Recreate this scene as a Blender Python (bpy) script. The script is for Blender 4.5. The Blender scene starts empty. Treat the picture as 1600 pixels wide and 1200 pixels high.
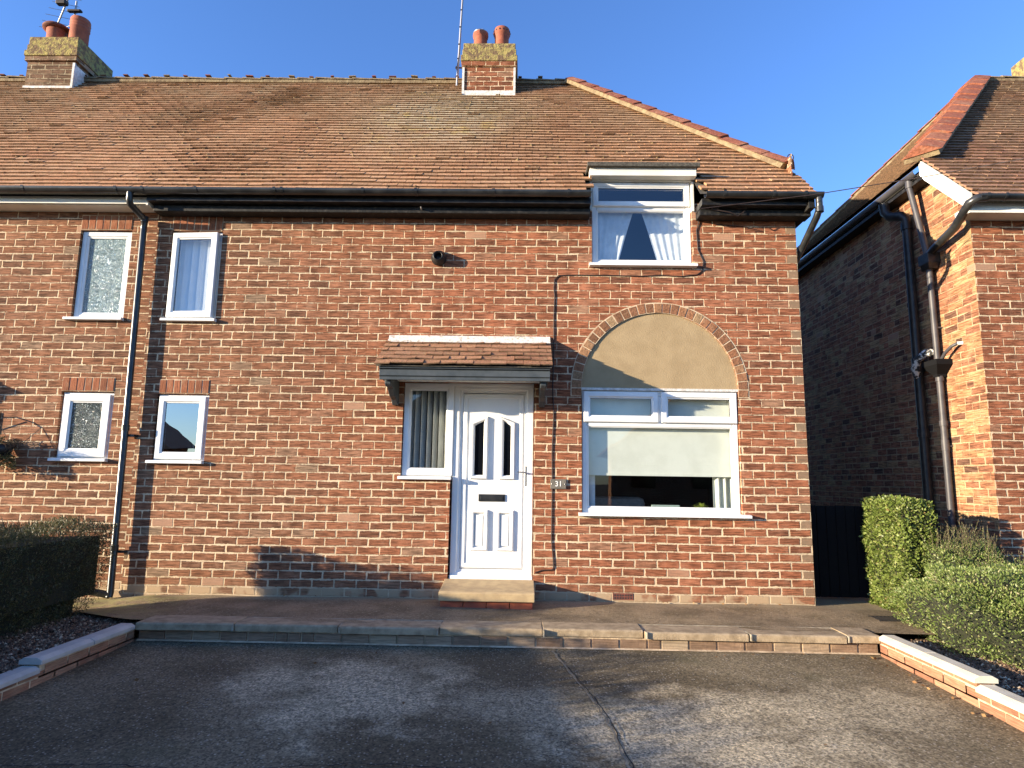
import bpy, math, random
from mathutils import Vector, Matrix
R = math.radians
rnd = random.Random(7)
C = bpy.context.scene.collection
sc = bpy.context.scene

# ------------------------------------------------------------------ mesh builder
class MB:
    def __init__(s): s.v = []; s.f = []; s.m = []; s.s = []
    def add(s, vs, fs, m=0, sm=False):
        n = len(s.v); s.v += [tuple(p) for p in vs]
        for f in fs: s.f.append([i + n for i in f]); s.m.append(m); s.s.append(sm)
    def box(s, x0, x1, y0, y1, z0, z1, m=0):
        s.add([(x0,y0,z0),(x1,y0,z0),(x1,y1,z0),(x0,y1,z0),(x0,y0,z1),(x1,y0,z1),(x1,y1,z1),(x0,y1,z1)],
              [(0,3,2,1),(4,5,6,7),(0,1,5,4),(1,2,6,5),(2,3,7,6),(3,0,4,7)], m)
    def obox(s, c, a, b, d, m=0):          # centre and three half vectors
        c, a, b, d = map(Vector, (c, a, b, d))
        s.add([c-a-b-d, c+a-b-d, c+a+b-d, c-a+b-d, c-a-b+d, c+a-b+d, c+a+b+d, c-a+b+d],
              [(0,3,2,1),(4,5,6,7),(0,1,5,4),(1,2,6,5),(2,3,7,6),(3,0,4,7)], m)
    def poly(s, pts, m=0): s.add(pts, [list(range(len(pts)))], m)
    def prism(s, pts, off, m=0):           # polygon extruded by a vector
        n = len(pts); off = Vector(off); p = [Vector(q) for q in pts]
        s.add(p + [q + off for q in p], [list(range(n))[::-1], list(range(n, 2*n))] +
              [[i, (i+1) % n, n+(i+1) % n, n+i] for i in range(n)], m)
    def tube(s, pts, r, n=10, m=0, caps=True, rs=None):
        P = [Vector(p) for p in pts]; rings = []; up = None
        for i, p in enumerate(P):
            t = (P[min(i+1, len(P)-1)] - P[max(i-1, 0)]).normalized()
            if up is None: up = t.orthogonal().normalized()
            up = (up - t*up.dot(t)).normalized(); w = t.cross(up)
            rr = rs[i] if rs else r
            rings.append([p + (up*math.cos(2*math.pi*k/n) + w*math.sin(2*math.pi*k/n))*rr for k in range(n)])
        vs = [q for rg in rings for q in rg]; fs = []
        for i in range(len(P)-1):
            for k in range(n): fs.append([i*n+k, i*n+(k+1) % n, (i+1)*n+(k+1) % n, (i+1)*n+k])
        s.add(vs, fs, m, True)
        if caps: s.add(rings[0], [list(range(n))[::-1]], m); s.add(rings[-1], [list(range(n))], m)
    def lathe(s, prof, c=(0,0,0), n=24, m=0, M=None):
        c = Vector(c); vs = []
        for r, z in prof:
            for k in range(n):
                q = Vector((r*math.cos(2*math.pi*k/n), r*math.sin(2*math.pi*k/n), z))
                vs.append(c + (M @ q if M else q))
        fs = [[i*n+k, i*n+(k+1) % n, (i+1)*n+(k+1) % n, (i+1)*n+k] for i in range(len(prof)-1) for k in range(n)]
        s.add(vs, fs, m, True)
    def ring(s, x0, x1, z0, z1, prof, m=0):  # closed profile of (inset, y) swept round a rectangle, mitred
        n = len(prof); vs = []
        for sx, sz in ((0,0),(1,0),(1,1),(0,1)):
            for ins, y in prof:
                vs.append((x1-ins if sx else x0+ins, y, z1-ins if sz else z0+ins))
        fs = [[c*n+i, c*n+(i+1) % n, ((c+1) % 4)*n+(i+1) % n, ((c+1) % 4)*n+i] for c in range(4) for i in range(n)]
        s.add(vs, fs, m)
    def build(s, name, mat, parent=None, bevel=0, autos=False):
        me = bpy.data.meshes.new(name); me.from_pydata(s.v, [], s.f)
        mats = mat if isinstance(mat, (list, tuple)) else [mat]
        for q in mats: me.materials.append(q)
        me.polygons.foreach_set('material_index', s.m)
        me.polygons.foreach_set('use_smooth', s.s); me.update()
        o = bpy.data.objects.new(name, me); C.objects.link(o)
        if bevel:
            md = o.modifiers.new('bevel', 'BEVEL'); md.width = bevel; md.segments = 2; md.limit_method = 'ANGLE'; md.angle_limit = R(40)
        if parent: par(o, parent)
        return o
def leaf(g, c_, d, size, asp=.55):
    d = d.normalized(); s_ = d.cross(Vector((rnd.gauss(0,1), rnd.gauss(0,1), rnd.gauss(0,1)))).normalized()*size*asp*.5
    g.add([c_, c_+d*size*.5+s_, c_+d*size, c_+d*size*.5-s_], [(0,1,2,3)])
def wloc(o):
    v = Vector(o.location)
    if o.parent: v += wloc(o.parent) + o.matrix_parent_inverse.translation
    return v
def par(o, p):
    o.parent = p; o.matrix_parent_inverse = Matrix.Translation(-wloc(p)); return o
def tag(o, label=None, cat=None, group=None, kind=None):
    if label: o['label'] = label
    if cat: o['category'] = cat
    if group: o['group'] = group
    if kind: o['kind'] = kind
    return o
def empty(name, loc, label, cat, group=None):
    o = bpy.data.objects.new(name, None); C.objects.link(o); o.location = loc
    return tag(o, label, cat, group)
def shift_copy(o, d, parent=None):           # copy of an object and its children, moved by d
    c = o.copy(); C.objects.link(c)
    if parent is None: c.location = Vector(o.location) + Vector(d)
    else: c.parent = parent
    for ch in o.children: shift_copy(ch, (0,0,0), c)
    return c
def kcopy(o, d, parent):                     # a copied part of the same thing, moved by d
    c = o.copy(); C.objects.link(c); c.parent = parent; c.location = Vector(o.location) + Vector(d)
    for ch in o.children:
        k = ch.copy(); C.objects.link(k); k.parent = c
    return c

# ------------------------------------------------------------------ material helpers
def mat(name, rough=.6, metal=0, col=(.5,.5,.5), spec=.5):
    m = bpy.data.materials.new(name); m.use_nodes = True
    b = m.node_tree.nodes['Principled BSDF']
    b.inputs['Base Color'].default_value = (*col, 1); b.inputs['Roughness'].default_value = rough
    b.inputs['Metallic'].default_value = metal; b.inputs['Specular IOR Level'].default_value = spec
    return m, m.node_tree, b
class NT:
    def __init__(s, nt): s.nt = nt
    def n(s, t, **kw):
        o = s.nt.nodes.new(t)
        for k, v in kw.items(): setattr(o, k, v)
        return o
    def put(s, sock, v):
        if hasattr(v, 'is_output') or isinstance(v, bpy.types.NodeSocket): s.nt.links.new(v, sock)
        elif v is not None: sock.default_value = v
    def math(s, op, a, b=None, c=None, clamp=False):
        o = s.n('ShaderNodeMath', operation=op, use_clamp=clamp); s.put(o.inputs[0], a)
        if b is not None: s.put(o.inputs[1], b)
        if c is not None: s.put(o.inputs[2], c)
        return o.outputs[0]
    def pos(s): return s.n('ShaderNodeNewGeometry').outputs['Position']
    def sep(s, v): o = s.n('ShaderNodeSeparateXYZ'); s.put(o.inputs[0], v); return o.outputs
    def comb(s, x, y, z):
        o = s.n('ShaderNodeCombineXYZ'); s.put(o.inputs[0], x); s.put(o.inputs[1], y); s.put(o.inputs[2], z); return o.outputs[0]
    def scale(s, v, k):
        o = s.n('ShaderNodeVectorMath', operation='MULTIPLY'); s.put(o.inputs[0], v); s.put(o.inputs[1], k); return o.outputs[0]
    def noise(s, v, sc=5, det=3, rough=.55, dist=0):
        o = s.n('ShaderNodeTexNoise'); s.put(o.inputs['Vector'], v); o.inputs['Scale'].default_value = sc
        o.inputs['Detail'].default_value = det; o.inputs['Roughness'].default_value = rough; o.inputs['Distortion'].default_value = dist
        return o.outputs['Fac']
    def voro(s, v, sc=5, feat='F1'):
        o = s.n('ShaderNodeTexVoronoi', feature=feat); s.put(o.inputs['Vector'], v); o.inputs['Scale'].default_value = sc; return o.outputs
    def mr(s, v, a, b, c=0, d=1, smooth=True):
        o = s.n('ShaderNodeMapRange', interpolation_type='SMOOTHSTEP' if smooth else 'LINEAR'); s.put(o.inputs[0], v)
        for i, q in enumerate((a, b, c, d)): s.put(o.inputs[i+1], q)
        return o.outputs[0]
    def mix(s, f, a, b, mode='MIX'):
        o = s.n('ShaderNodeMix', data_type='RGBA', blend_type=mode); s.put(o.inputs['Factor'], f)
        for k, v in ((6, a), (7, b)): s.put(o.inputs[k], (*v, 1) if isinstance(v, tuple) and len(v) == 3 else v)
        return o.outputs[2]
    def ramp(s, v, stops, const=False):
        o = s.n('ShaderNodeValToRGB'); e = o.color_ramp.elements; s.put(o.inputs[0], v)
        if const: o.color_ramp.interpolation = 'CONSTANT'
        while len(e) < len(stops): e.new(.5)
        for i, (p, c) in enumerate(stops): e[i].position = p; e[i].color = (*c, 1)
        return o.outputs[0]
    def isl(s): return s.n('ShaderNodeNewGeometry').outputs['Random Per Island']
    def bump(s, b, h, dist=1, st=1.0):
        o = s.n('ShaderNodeBump'); o.inputs['Distance'].default_value = dist; o.inputs['Strength'].default_value = st
        s.put(o.inputs['Height'], h); s.nt.links.new(o.outputs[0], b.inputs['Normal'])

BRICK = [(0,(.175,.072,.041)),(.12,(.225,.088,.047)),(.4,(.27,.102,.052)),(.7,(.30,.110,.055)),(.93,(.325,.130,.070)),(1,(.29,.165,.10))]
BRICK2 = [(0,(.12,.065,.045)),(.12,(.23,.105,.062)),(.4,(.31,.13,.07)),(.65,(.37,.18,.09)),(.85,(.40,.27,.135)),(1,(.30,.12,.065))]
MORT = (.64,.50,.33)
def brick_mat(name, u0, z0, L=.229, h=.084, cols=BRICK, mort=MORT, mw=.0028, plinth=True, quoin=None, brown=None, tone=1.0, headers=False):
    m, nt, b = mat(name, .92, spec=.15); t = NT(nt)
    P = t.pos(); x, y, z = t.sep(P)[:3]
    u = t.math('SUBTRACT', t.math('ADD', x, y), u0)
    wob = t.math('MULTIPLY', t.math('SUBTRACT', t.noise(P, .9, 2), .5), .022)
    zz = t.math('ADD', t.math('SUBTRACT', z, z0), wob)
    zr = t.math('DIVIDE', zz, h); row = t.math('FLOOR', zr); fz = t.math('SUBTRACT', zr, row)
    wn = t.n('ShaderNodeTexWhiteNoise', noise_dimensions='1D'); t.put(wn.inputs['W'], row)
    ph = t.math('MULTIPLY', t.math('SUBTRACT', wn.outputs[0], .5), .07)
    odd = t.math('MODULO', t.math('ADD', row, 1000), 2)
    wu = t.math('MULTIPLY', t.math('SUBTRACT', t.noise(P, 2.3, 1), .5), .09)
    if headers:     # mixed bond: every third course is headers
        th = t.math('LESS_THAN', t.math('MODULO', t.math('ADD', row, 999), 3), .5)
        Lr = t.math('MULTIPLY', L, t.math('SUBTRACT', 1, t.math('MULTIPLY', th, .5)))
        ur = t.math('ADD', t.math('DIVIDE', u, Lr), t.math('ADD', t.math('MULTIPLY', odd, .5), t.math('ADD', ph, wu)))
    else:
        ur = t.math('ADD', t.math('DIVIDE', u, L), t.math('ADD', t.math('MULTIPLY', odd, .5), t.math('ADD', ph, wu)))
    col = t.math('FLOOR', ur); fu = t.math('SUBTRACT', ur, col)
    dz = t.math('MULTIPLY', t.math('MINIMUM', fz, t.math('SUBTRACT', 1, fz)), h)
    du = t.math('MULTIPLY', t.math('MINIMUM', fu, t.math('SUBTRACT', 1, fu)), L)
    d = t.math('SMOOTH_MIN', dz, du, .006)
    idv = t.comb(col, row, 0.37)
    w = t.n('ShaderNodeTexWhiteNoise', noise_dimensions='3D'); t.put(w.inputs['Vector'], idv)
    wz = t.sep(w.outputs['Color'])[0]
    n1 = t.math('MULTIPLY', t.math('SUBTRACT', t.noise(P, 42, 3, .6), .5), .017)
    n2 = t.math('MULTIPLY', t.math('SUBTRACT', t.noise(P, 11, 2), .5), .020)
    n3 = t.math('MULTIPLY', t.math('SUBTRACT', wz, .5), .006)
    dn = t.math('ADD', d, t.math('ADD', n3, t.math('ADD', n1, n2)))
    big = t.noise(P, .7, 3)
    # smeared joints: lower parts of the wall were repointed more roughly
    low = t.mr(z, 2.6, .6, 0, .0024)
    mwn = t.math('ADD', low, mw)
    mask = t.mr(dn, t.math('SUBTRACT', mwn, .001), t.math('ADD', mwn, .0045))
    bc = t.ramp(w.outputs[0], cols)
    str_n = t.noise(t.scale(P, (7, 7, 88)), 1, 2, .55)
    stri = t.mr(str_n, .36, .62, .52, 1.26)
    fine = t.mr(t.noise(P, 120, 2), .3, .7, .86, 1.12)
    stk = t.mr(t.noise(t.scale(P, (5, 5, .55)), 1, 4, .6), .3, .7, .82, 1.1)
    v = t.math('MULTIPLY', t.math('MULTIPLY', stri, t.math('MULTIPLY', fine, stk)), tone)
    bc = t.mix(1.0, bc, t.comb(v, v, v), 'MULTIPLY')
    if brown is not None:      # left part of the front: duller, browner bricks
        fb = t.mr(t.math('ADD', x, t.math('MULTIPLY', big, 2.5)), brown+2.4, brown-.6, 0, .62)
        bc = t.mix(fb, bc, t.mix(1.0, bc, (.74,1.0,1.08), 'MULTIPLY'))
    if quoin is not None:
        q = t.math('MULTIPLY', t.math('GREATER_THAN', t.math('MULTIPLY', u, quoin), -.112), t.mr(w.outputs[0], .2, .5))
        q = t.math('MULTIPLY', q, odd)
        bc = t.mix(t.math('MULTIPLY', q, .75), bc, (.22,.17,.11))
    bc = t.mix(t.mr(t.sep(w.outputs['Color'])[2], .990, .995, 0, .6), bc, (.46,.29,.19))
    dust = t.mr(t.noise(P, 5, 5, .7), .52, .75, 0, .34)
    bc = t.mix(dust, bc, (.50,.30,.19))
    mc = t.mix(t.mr(t.noise(P, 3, 4), .35, .65), mort, tuple(c*.72 for c in mort))
    if plinth:
        pz = t.math('LESS_THAN', zr, 1.0); patch = t.mr(t.noise(P, 3.5, 3), .40, .52)
        bc = t.mix(t.math('MULTIPLY', pz, patch), bc, (.46,.34,.21))
        foot_tone = t.mr(z, .0, .26, .35, 0)  # brick and mortar turn duller brown towards the bottom
        bc = t.mix(foot_tone, bc, (.24,.15,.09)); mc = t.mix(foot_tone, mc, (.30,.23,.15))
    t.put(b.inputs['Base Color'], t.mix(mask, mc, bc))
    hgt = t.math('MULTIPLY', mask, .0035)
    hgt = t.math('ADD', hgt, t.math('MULTIPLY', str_n, .0022))
    hgt = t.math('ADD', hgt, t.math('MULTIPLY', t.noise(P, 70, 3), .0022))
    wv = t.sep(w.outputs['Color'])
    hgt = t.math('ADD', hgt, t.math('MULTIPLY', t.math('MULTIPLY', wv[1], mask), .0025))
    t.bump(b, hgt, 1, .9)
    return m
M = {}
M['brick'] = brick_mat('brick_front', 3.0, .0, quoin=1, brown=-1.5)
M['brick_left'] = brick_mat('brick_attached', -4.13, .03, brown=8, tone=1.02)
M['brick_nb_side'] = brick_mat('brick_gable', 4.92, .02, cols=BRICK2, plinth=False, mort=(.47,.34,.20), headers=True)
M['brick_nb'] = brick_mat('brick_neighbour', 4.92, .02, cols=BRICK, plinth=False, tone=.92)

def solo_brick(name, cols, rough=.9, stri=(9,9,150)):
    m, nt, b = mat(name, rough, spec=.15); t = NT(nt); P = t.pos()
    bc = t.ramp(t.isl(), cols)
    s = t.noise(t.scale(P, stri), 1, 3); f = t.mr(s, .3, .7, .7, 1.2)
    bc = t.mix(1.0, bc, t.comb(f, f, f), 'MULTIPLY')
    bc = t.mix(t.mr(t.noise(P, 7, 4), .5, .75, 0, .4), bc, (.42,.29,.18))
    t.put(b.inputs['Base Color'], bc)
    t.bump(b, t.math('ADD', t.math('MULTIPLY', s, .003), t.math('MULTIPLY', t.noise(P, 60, 3), .003)))
    return m
M['soldier'] = solo_brick('brick_soldier', BRICK, stri=(150,150,9))
M['voussoir'] = solo_brick('brick_voussoir', [(0,(.15,.075,.04)),(.3,(.23,.11,.06)),(.7,(.29,.13,.065)),(1,(.30,.20,.11))], stri=(60,60,60))
M['lowbrick'] = solo_brick('brick_low', [(0,(.24,.115,.07)),(.5,(.33,.16,.095)),(1,(.40,.23,.14))])
M['riser'] = solo_brick('brick_riser', [(0,(.17,.11,.07)),(.5,(.26,.17,.11)),(1,(.34,.26,.17))])
def noisy(name, c1, c2, sc=8, rough=.85, bump=.003, bsc=60, spec=.3, det=5, lo=.35, hi=.65):
    m, nt, b = mat(name, rough, spec=spec); t = NT(nt); P = t.pos()
    t.put(b.inputs['Base Color'], t.mix(t.mr(t.noise(P, sc, det, .6), lo, hi), c1, c2))
    if bump: t.bump(b, t.math('MULTIPLY', t.noise(P, bsc, 4, .6), bump))
    return m
M['mortar'] = noisy('mortar', MORT, (.38,.28,.18), 12)
M['render'] = noisy('beige_render', (.37,.275,.155), (.32,.235,.13), 5, .95, .004, 70)
M['upvc'] = noisy('white_upvc', (.82,.82,.80), (.74,.74,.71), 3, .32, .0003, 8, .5, 3)
M['upvc_door'] = noisy('white_door', (.80,.80,.77), (.74,.73,.69), 2, .38, .0008, 120, .5)
M['gasket'] = mat('gasket', .6, col=(.02,.02,.022))[0]
M['black'] = noisy('black_paint', (.012,.012,.013), (.03,.028,.026), 14, .38, .0015, 30)
M['blackp'] = noisy('black_plastic', (.014,.015,.016), (.035,.035,.034), 6, .28, .0004, 20, .5)
M['greyp'] = noisy('grey_plastic', (.045,.043,.048), (.07,.065,.068), 6, .5, .0004, 20, .5)
M['blackwood'] = noisy('black_timber', (.010,.010,.010), (.05,.045,.04), 22, .6, .003, 18, .3, lo=.45, hi=.8)
M['blackm'] = mat('black_matt', .85, col=(.008,.008,.009), spec=.12)[0]
M['slate'] = noisy('slate_paint', (.045,.056,.064), (.07,.082,.09), 5, .5, .001, 30)
M['whitepaint'] = noisy('white_flaunching', (.70,.66,.58), (.34,.28,.2), 26, .9, .006, 40, lo=.50, hi=.72)
M['lead'] = noisy('lead', (.42,.43,.44), (.25,.26,.27), 9, .5, .002, 20)
M['whitelead'] = noisy('painted_lead', (.72,.70,.66), (.5,.47,.42), 20, .8, .004, 50)
M['fascia'] = noisy('cream_fascia', (.80,.78,.71), (.70,.67,.58), 3, .45, .0006, 9)
M['felt'] = noisy('roof_felt', (.05,.045,.038), (.11,.10,.08), 40, .95, .004, 90)
M['terracotta'] = noisy('terracotta', (.36,.115,.06), (.27,.08,.045), 9, .75, .001, 40)
M['terracotta_dark'] = noisy('sooty_terracotta', (.22,.07,.045), (.11,.045,.035), 9, .75, .001, 40)
M['quarry'] = noisy('quarry_brick', (.38,.10,.045), (.28,.07,.04), 6, .6, .001, 40)
M['stone_step'] = noisy('sandstone', (.50,.37,.20), (.40,.29,.16), 10, .9, .002, 80)
M['metal'] = mat('brushed_metal', .28, 1, (.45,.43,.40))[0]
M['galv'] = mat('galvanised', .45, .8, (.42,.42,.42))[0]
M['cable'] = mat('cable', .6, col=(.03,.018,.015))[0]
M['iron'] = mat('iron', .6, .3, (.03,.025,.025))[0]
M['dark'] = mat('dark_glass_back', .08, col=(.004,.005,.007))[0]
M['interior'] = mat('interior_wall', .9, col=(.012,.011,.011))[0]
M['fabric'] = noisy('sofa_fabric', (.30,.26,.23), (.24,.2,.18), 30, .95, .001, 90)
M['sheer'] = noisy('sheer_fabric', (.72,.76,.78), (.60,.64,.66), 8, .9, .001, 60)
M['blindw'] = noisy('blind_fabric', (.72,.73,.64), (.66,.67,.58), 5, .9, .0004, 200)
M['slat'] = noisy('slat_fabric', (.62,.62,.57), (.5,.5,.46), 4, .9, .0004, 90)
M['slatblue'] = noisy('slat_fabric_pale', (.86,.88,.88), (.80,.83,.84), 4, .8, .0004, 90)

def glass(name, tint=(1,1,1), boost=1.0, rough=0.0, bump=None):
    m = bpy.data.materials.new(name); m.use_nodes = True; nt = m.node_tree; nt.nodes.clear(); t = NT(nt)
    out = t.n('ShaderNodeOutputMaterial'); mx = t.n('ShaderNodeMixShader'); tr = t.n('ShaderNodeBsdfTransparent'); gl = t.n('ShaderNodeBsdfGlossy')
    tr.inputs[0].default_value = (*tint, 1); gl.inputs['Roughness'].default_value = rough
    ge = t.n('ShaderNodeNewGeometry'); dt = t.n('ShaderNodeVectorMath', operation='DOT_PRODUCT')   # same reflectance from both sides
    nt.links.new(ge.outputs['Normal'], dt.inputs[0]); nt.links.new(ge.outputs['Incoming'], dt.inputs[1])
    c1 = t.math('SUBTRACT', 1, t.math('ABSOLUTE', dt.outputs['Value'])); fr = t.math('ADD', t.math('MULTIPLY', t.math('POWER', c1, 5), .9), .042*boost)
    nt.links.new(t.math('MINIMUM', fr, 1), mx.inputs[0])
    nt.links.new(tr.outputs[0], mx.inputs[1]); nt.links.new(gl.outputs[0], mx.inputs[2]); nt.links.new(mx.outputs[0], out.inputs[0])
    # faint ripple of real panes
    bp = t.n('ShaderNodeBump'); bp.inputs['Distance'].default_value = 1
    t.put(bp.inputs['Height'], t.math('MULTIPLY', t.noise(t.pos(), 2.2, 1), .0012)); nt.links.new(bp.outputs[0], gl.inputs['Normal'])
    return m
M['glass'] = glass('window_glass', (.90,.93,.93), 2.2)
M['glass2'] = glass('window_glass_coated', (.92,.95,.96), 3.4)
M['glass3'] = glass('window_glass_mirroring', (.55,.6,.6), 10.0)
def obscure(name, c1, c2):
    m, nt, b = mat(name, .12, spec=1.0); t = NT(nt); P = t.pos()
    x, y, z = t.sep(P)[:3]; Q = t.comb(x, z, 0)
    dn = t.n('ShaderNodeTexNoise'); t.put(dn.inputs['Vector'], Q); dn.inputs['Scale'].default_value = 14
    off = t.n('ShaderNodeVectorMath', operation='MULTIPLY_ADD'); t.put(off.inputs[0], dn.outputs['Color']); off.inputs[1].default_value = (.11,.11,.11); t.put(off.inputs[2], Q)
    w = t.voro(off.outputs[0], 17)['Distance']
    s = t.math('SINE', t.math('MULTIPLY', w, 40))
    f = t.mr(s, -.1, .9)
    f2 = t.math('MULTIPLY', f, t.mr(t.noise(Q, 70, 3), .35, .6))
    t.put(b.inputs['Base Color'], t.mix(f2, c1, c2))
    t.bump(b, t.math('MULTIPLY', s, .004), 1, 1); return m
M['obscure'] = obscure('patterned_glass', (.20,.30,.33), (.62,.72,.72))
M['obscure_dark'] = obscure('patterned_glass_dark', (.03,.04,.035), (.50,.56,.52))

# roof tiles: one island per tile
def tile_mat(name, lichen=True, moss=0.0, base=None, cx=-1.0):
    m, nt, b = mat(name, .9, spec=.12); t = NT(nt); P = t.pos(); x, y, z = t.sep(P)[:3]
    bc = t.ramp(t.isl(), base or [(0,(.35,.18,.095)),(.2,(.44,.22,.112)),(.6,(.50,.252,.13)),(.85,(.54,.295,.16)),(1,(.40,.21,.12))])
    f = t.mr(t.noise(P, 45, 4, .65), .3, .7, .75, 1.18)
    bc = t.mix(1.0, bc, t.comb(f, f, f), 'MULTIPLY')
    g = t.mr(z, 7.8, 4.7, .66, .16)    # weathering is thickest below the ridge
    n = t.noise(P, 1.1, 5, .68)
    wf = t.math('MULTIPLY', t.mr(n, .32, .62), g)
    bc = t.mix(wf, bc, (.40,.325,.20))
    sp = t.mr(t.noise(P, 22, 4, .7), .53, .66)
    if lichen:
        # pale wash below the centre chimney, yellow lichen speckles
        dx = t.math('DIVIDE', t.math('SUBTRACT', x, t.math('ADD', cx, t.math('MULTIPLY', t.math('SUBTRACT', 7.2, z), -.16))), 1.35)
        dzz = t.math('DIVIDE', t.math('SUBTRACT', z, 6.35), 1.25)
        rr = t.math('SQRT', t.math('ADD', t.math('MULTIPLY', dx, dx), t.math('MULTIPLY', dzz, dzz)))
        blob = t.mr(t.math('ADD', rr, t.math('MULTIPLY', t.math('SUBTRACT', n, .5), 1.6)), 1.25, .2)
        bc = t.mix(t.math('MULTIPLY', blob, .7), bc, (.56,.50,.33))
        yl = t.math('MULTIPLY', blob, t.mr(t.noise(P, 3.3, 5, .7), .50, .66))
        bc = t.mix(t.math('MULTIPLY', yl, .8), bc, (.58,.42,.12))
        red = t.mr(t.noise(t.scale(P, (.6, 1, 1)), 1.5, 3), .58, .70, 0, .42)
        bc = t.mix(red, bc, (.40,.165,.085))
    bc = t.mix(t.math('MULTIPLY', sp, .35), bc, (.40,.33,.15))
    if moss: bc = t.mix(t.mr(t.noise(P, 3, 5, .7), .35, .6, moss*.45, moss*.9), bc, (.135,.115,.05))
    dk = t.mr(t.noise(P, 30, 3), .67, .74, 0, .8); bc = t.mix(dk, bc, (.09,.06,.035))
    t.put(b.inputs['Base Color'], bc)
    t.bump(b, t.math('MULTIPLY', t.noise(P, 55, 4, .6), .006)); return m
M['tile'] = tile_mat('plain_tile')
M['tile_nb'] = tile_mat('plain_tile_neighbour', False, base=[(0,(.17,.085,.06)),(.4,(.235,.115,.075)),(.8,(.29,.14,.09)),(1,(.34,.17,.11))])
M['tile_moss'] = tile_mat('plain_tile_moss', False, 1.0)
M['tile_canopy'] = tile_mat('plain_tile_canopy', False, base=[(0,(.28,.13,.075)),(.5,(.38,.175,.095)),(1,(.45,.23,.135))])
M['butt'] = noisy('tile_butt_shadow_line', (.22,.13,.075), (.12,.075,.045), 25, .95, .003, 60)  # butt faces coloured darker to paint the shadow line under each course
M['ridge'] = solo_brick('ridge_clay', [(0,(.22,.075,.045)),(.5,(.27,.095,.055)),(1,(.30,.12,.07))], .8, (30,30,30))
M['bed'] = noisy('lichen_mortar', (.27,.21,.12), (.17,.12,.07), 12, .95, .01, 30)
M['crown'] = noisy('mossy_brick', (.33,.27,.10), (.17,.115,.07), 14, .95, .02, 26, .1, 6, .42, .6)
M['chimney'] = brick_mat('brick_chimney', 0, 0, plinth=False, tone=.85, h=.080, L=.225)
M['chimney_dark'] = brick_mat('brick_chimney_brown', 0.05, .02, plinth=False, tone=.8, h=.080, L=.225, cols=[(0,(.12,.07,.04)),(.5,(.20,.115,.07)),(1,(.26,.17,.10))], mort=(.38,.31,.20))

# ground materials
def path_mat():
    m, nt, b = mat('old_concrete', .95, spec=.2); t = NT(nt); P = t.pos(); x, y, z = t.sep(P)[:3]
    c = t.mix(t.mr(t.noise(P, 2.2, 5), .35, .65), (.17,.125,.072), (.29,.215,.13))
    c = t.mix(t.mr(t.noise(P, 38, 5, .8), .54, .64, 0, .85), c, (.40,.33,.22)); c = t.mix(t.mr(t.noise(P, 30, 5, .8), .46, .36, 0, .7), c, (.06,.045,.028))
    c = t.mix(t.mr(t.math('ADD', y, t.math('MULTIPLY', t.noise(P, 5, 3), .1)), -.16, -.03, 0, .6), c, (.33,.26,.16))
    c = t.mix(t.mr(t.noise(P, 90, 2), .62, .7, 0, .8), c, (.05,.045,.03))
    lm = t.math('MULTIPLY', t.mr(x, -2.9, -4.0), t.mr(t.noise(P, 6, 4), .35, .6))
    c = t.mix(t.math('MULTIPLY', lm, .65), c, (.34,.31,.12))
    t.put(b.inputs['Base Color'], c)
    t.bump(b, t.math('ADD', t.math('MULTIPLY', t.noise(P, 60, 5, .7), .008), t.math('MULTIPLY', t.noise(P, 3, 3), .02))); return m
M['path'] = path_mat()
def drive_mat():
    m, nt, b = mat('worn_drive', .88, spec=.35); t = NT(nt); P = t.pos(); x, y, z = t.sep(P)[:3]
    big = t.noise(P, .75, 5, .6)
    c = t.mix(t.mr(big, .38, .60), (.155,.120,.068), (.27,.215,.13))
    def blob(cx, cy, rx, ry, s):
        a = t.math('DIVIDE', t.math('SUBTRACT', x, cx), rx); d = t.math('DIVIDE', t.math('SUBTRACT', y, cy), ry)
        r = t.math('SQRT', t.math('ADD', t.math('MULTIPLY', a, a), t.math('MULTIPLY', d, d)))
        return t.mr(t.math('ADD', r, t.math('MULTIPLY', t.math('SUBTRACT', t.noise(P, 2.4, 5, .65), .5), 2.4)), 1.0, .3, 0, s)
    worn_sunlit = t.math('MAXIMUM', blob(-1.1, -2.3, .85, .9, .9), blob(1.05, -3.0, 1.3, .85, 1))  # pale wear, lightened further at right to paint in the sunlit part
    worn_sunlit = t.math('MAXIMUM', worn_sunlit, blob(.0, -2.6, .8, .6, .55)); worn_sunlit = t.math('MAXIMUM', worn_sunlit, blob(2.1, -2.5, .8, .7, .6))
    grit = t.noise(P, 36, 6, .85)
    worn_sunlit = t.math('MULTIPLY', worn_sunlit, t.mr(grit, .38, .58, .25, 1))
    c = t.mix(worn_sunlit, c, (.76,.64,.43))
    c = t.mix(t.mr(grit, .45, .33, 0, .85), c, (.022,.02,.016))
    v = t.voro(P, 48); dots = t.math('MULTIPLY', t.mr(v['Distance'], .36, .20), t.math('GREATER_THAN', t.sep(v['Color'])[0], .62))
    c = t.mix(t.math('MULTIPLY', dots, .8), c, (.48,.43,.35))
    v2 = t.voro(P, 85); ag = t.mr(t.sep(v2['Color'])[1], 0, 1, .5, 1.5, False); c = t.mix(1.0, c, t.comb(ag, ag, ag), 'MULTIPLY')
    gm = t.mr(t.noise(P, 1.7, 4), .55, .7, 0, .35); c = t.mix(gm, c, (.10,.095,.045))
    t.put(b.inputs['Base Color'], c)
    t.bump(b, t.math('ADD', t.math('MULTIPLY', grit, .03), t.math('ADD', t.math('MULTIPLY', big, .05), t.math('MULTIPLY', t.mr(v['Distance'], .4, 0), .003)))); return m
M['drive'] = drive_mat()
M['soil'] = noisy('soil', (.04,.028,.016), (.085,.06,.036), 20, .95, .01, 40)
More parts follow.
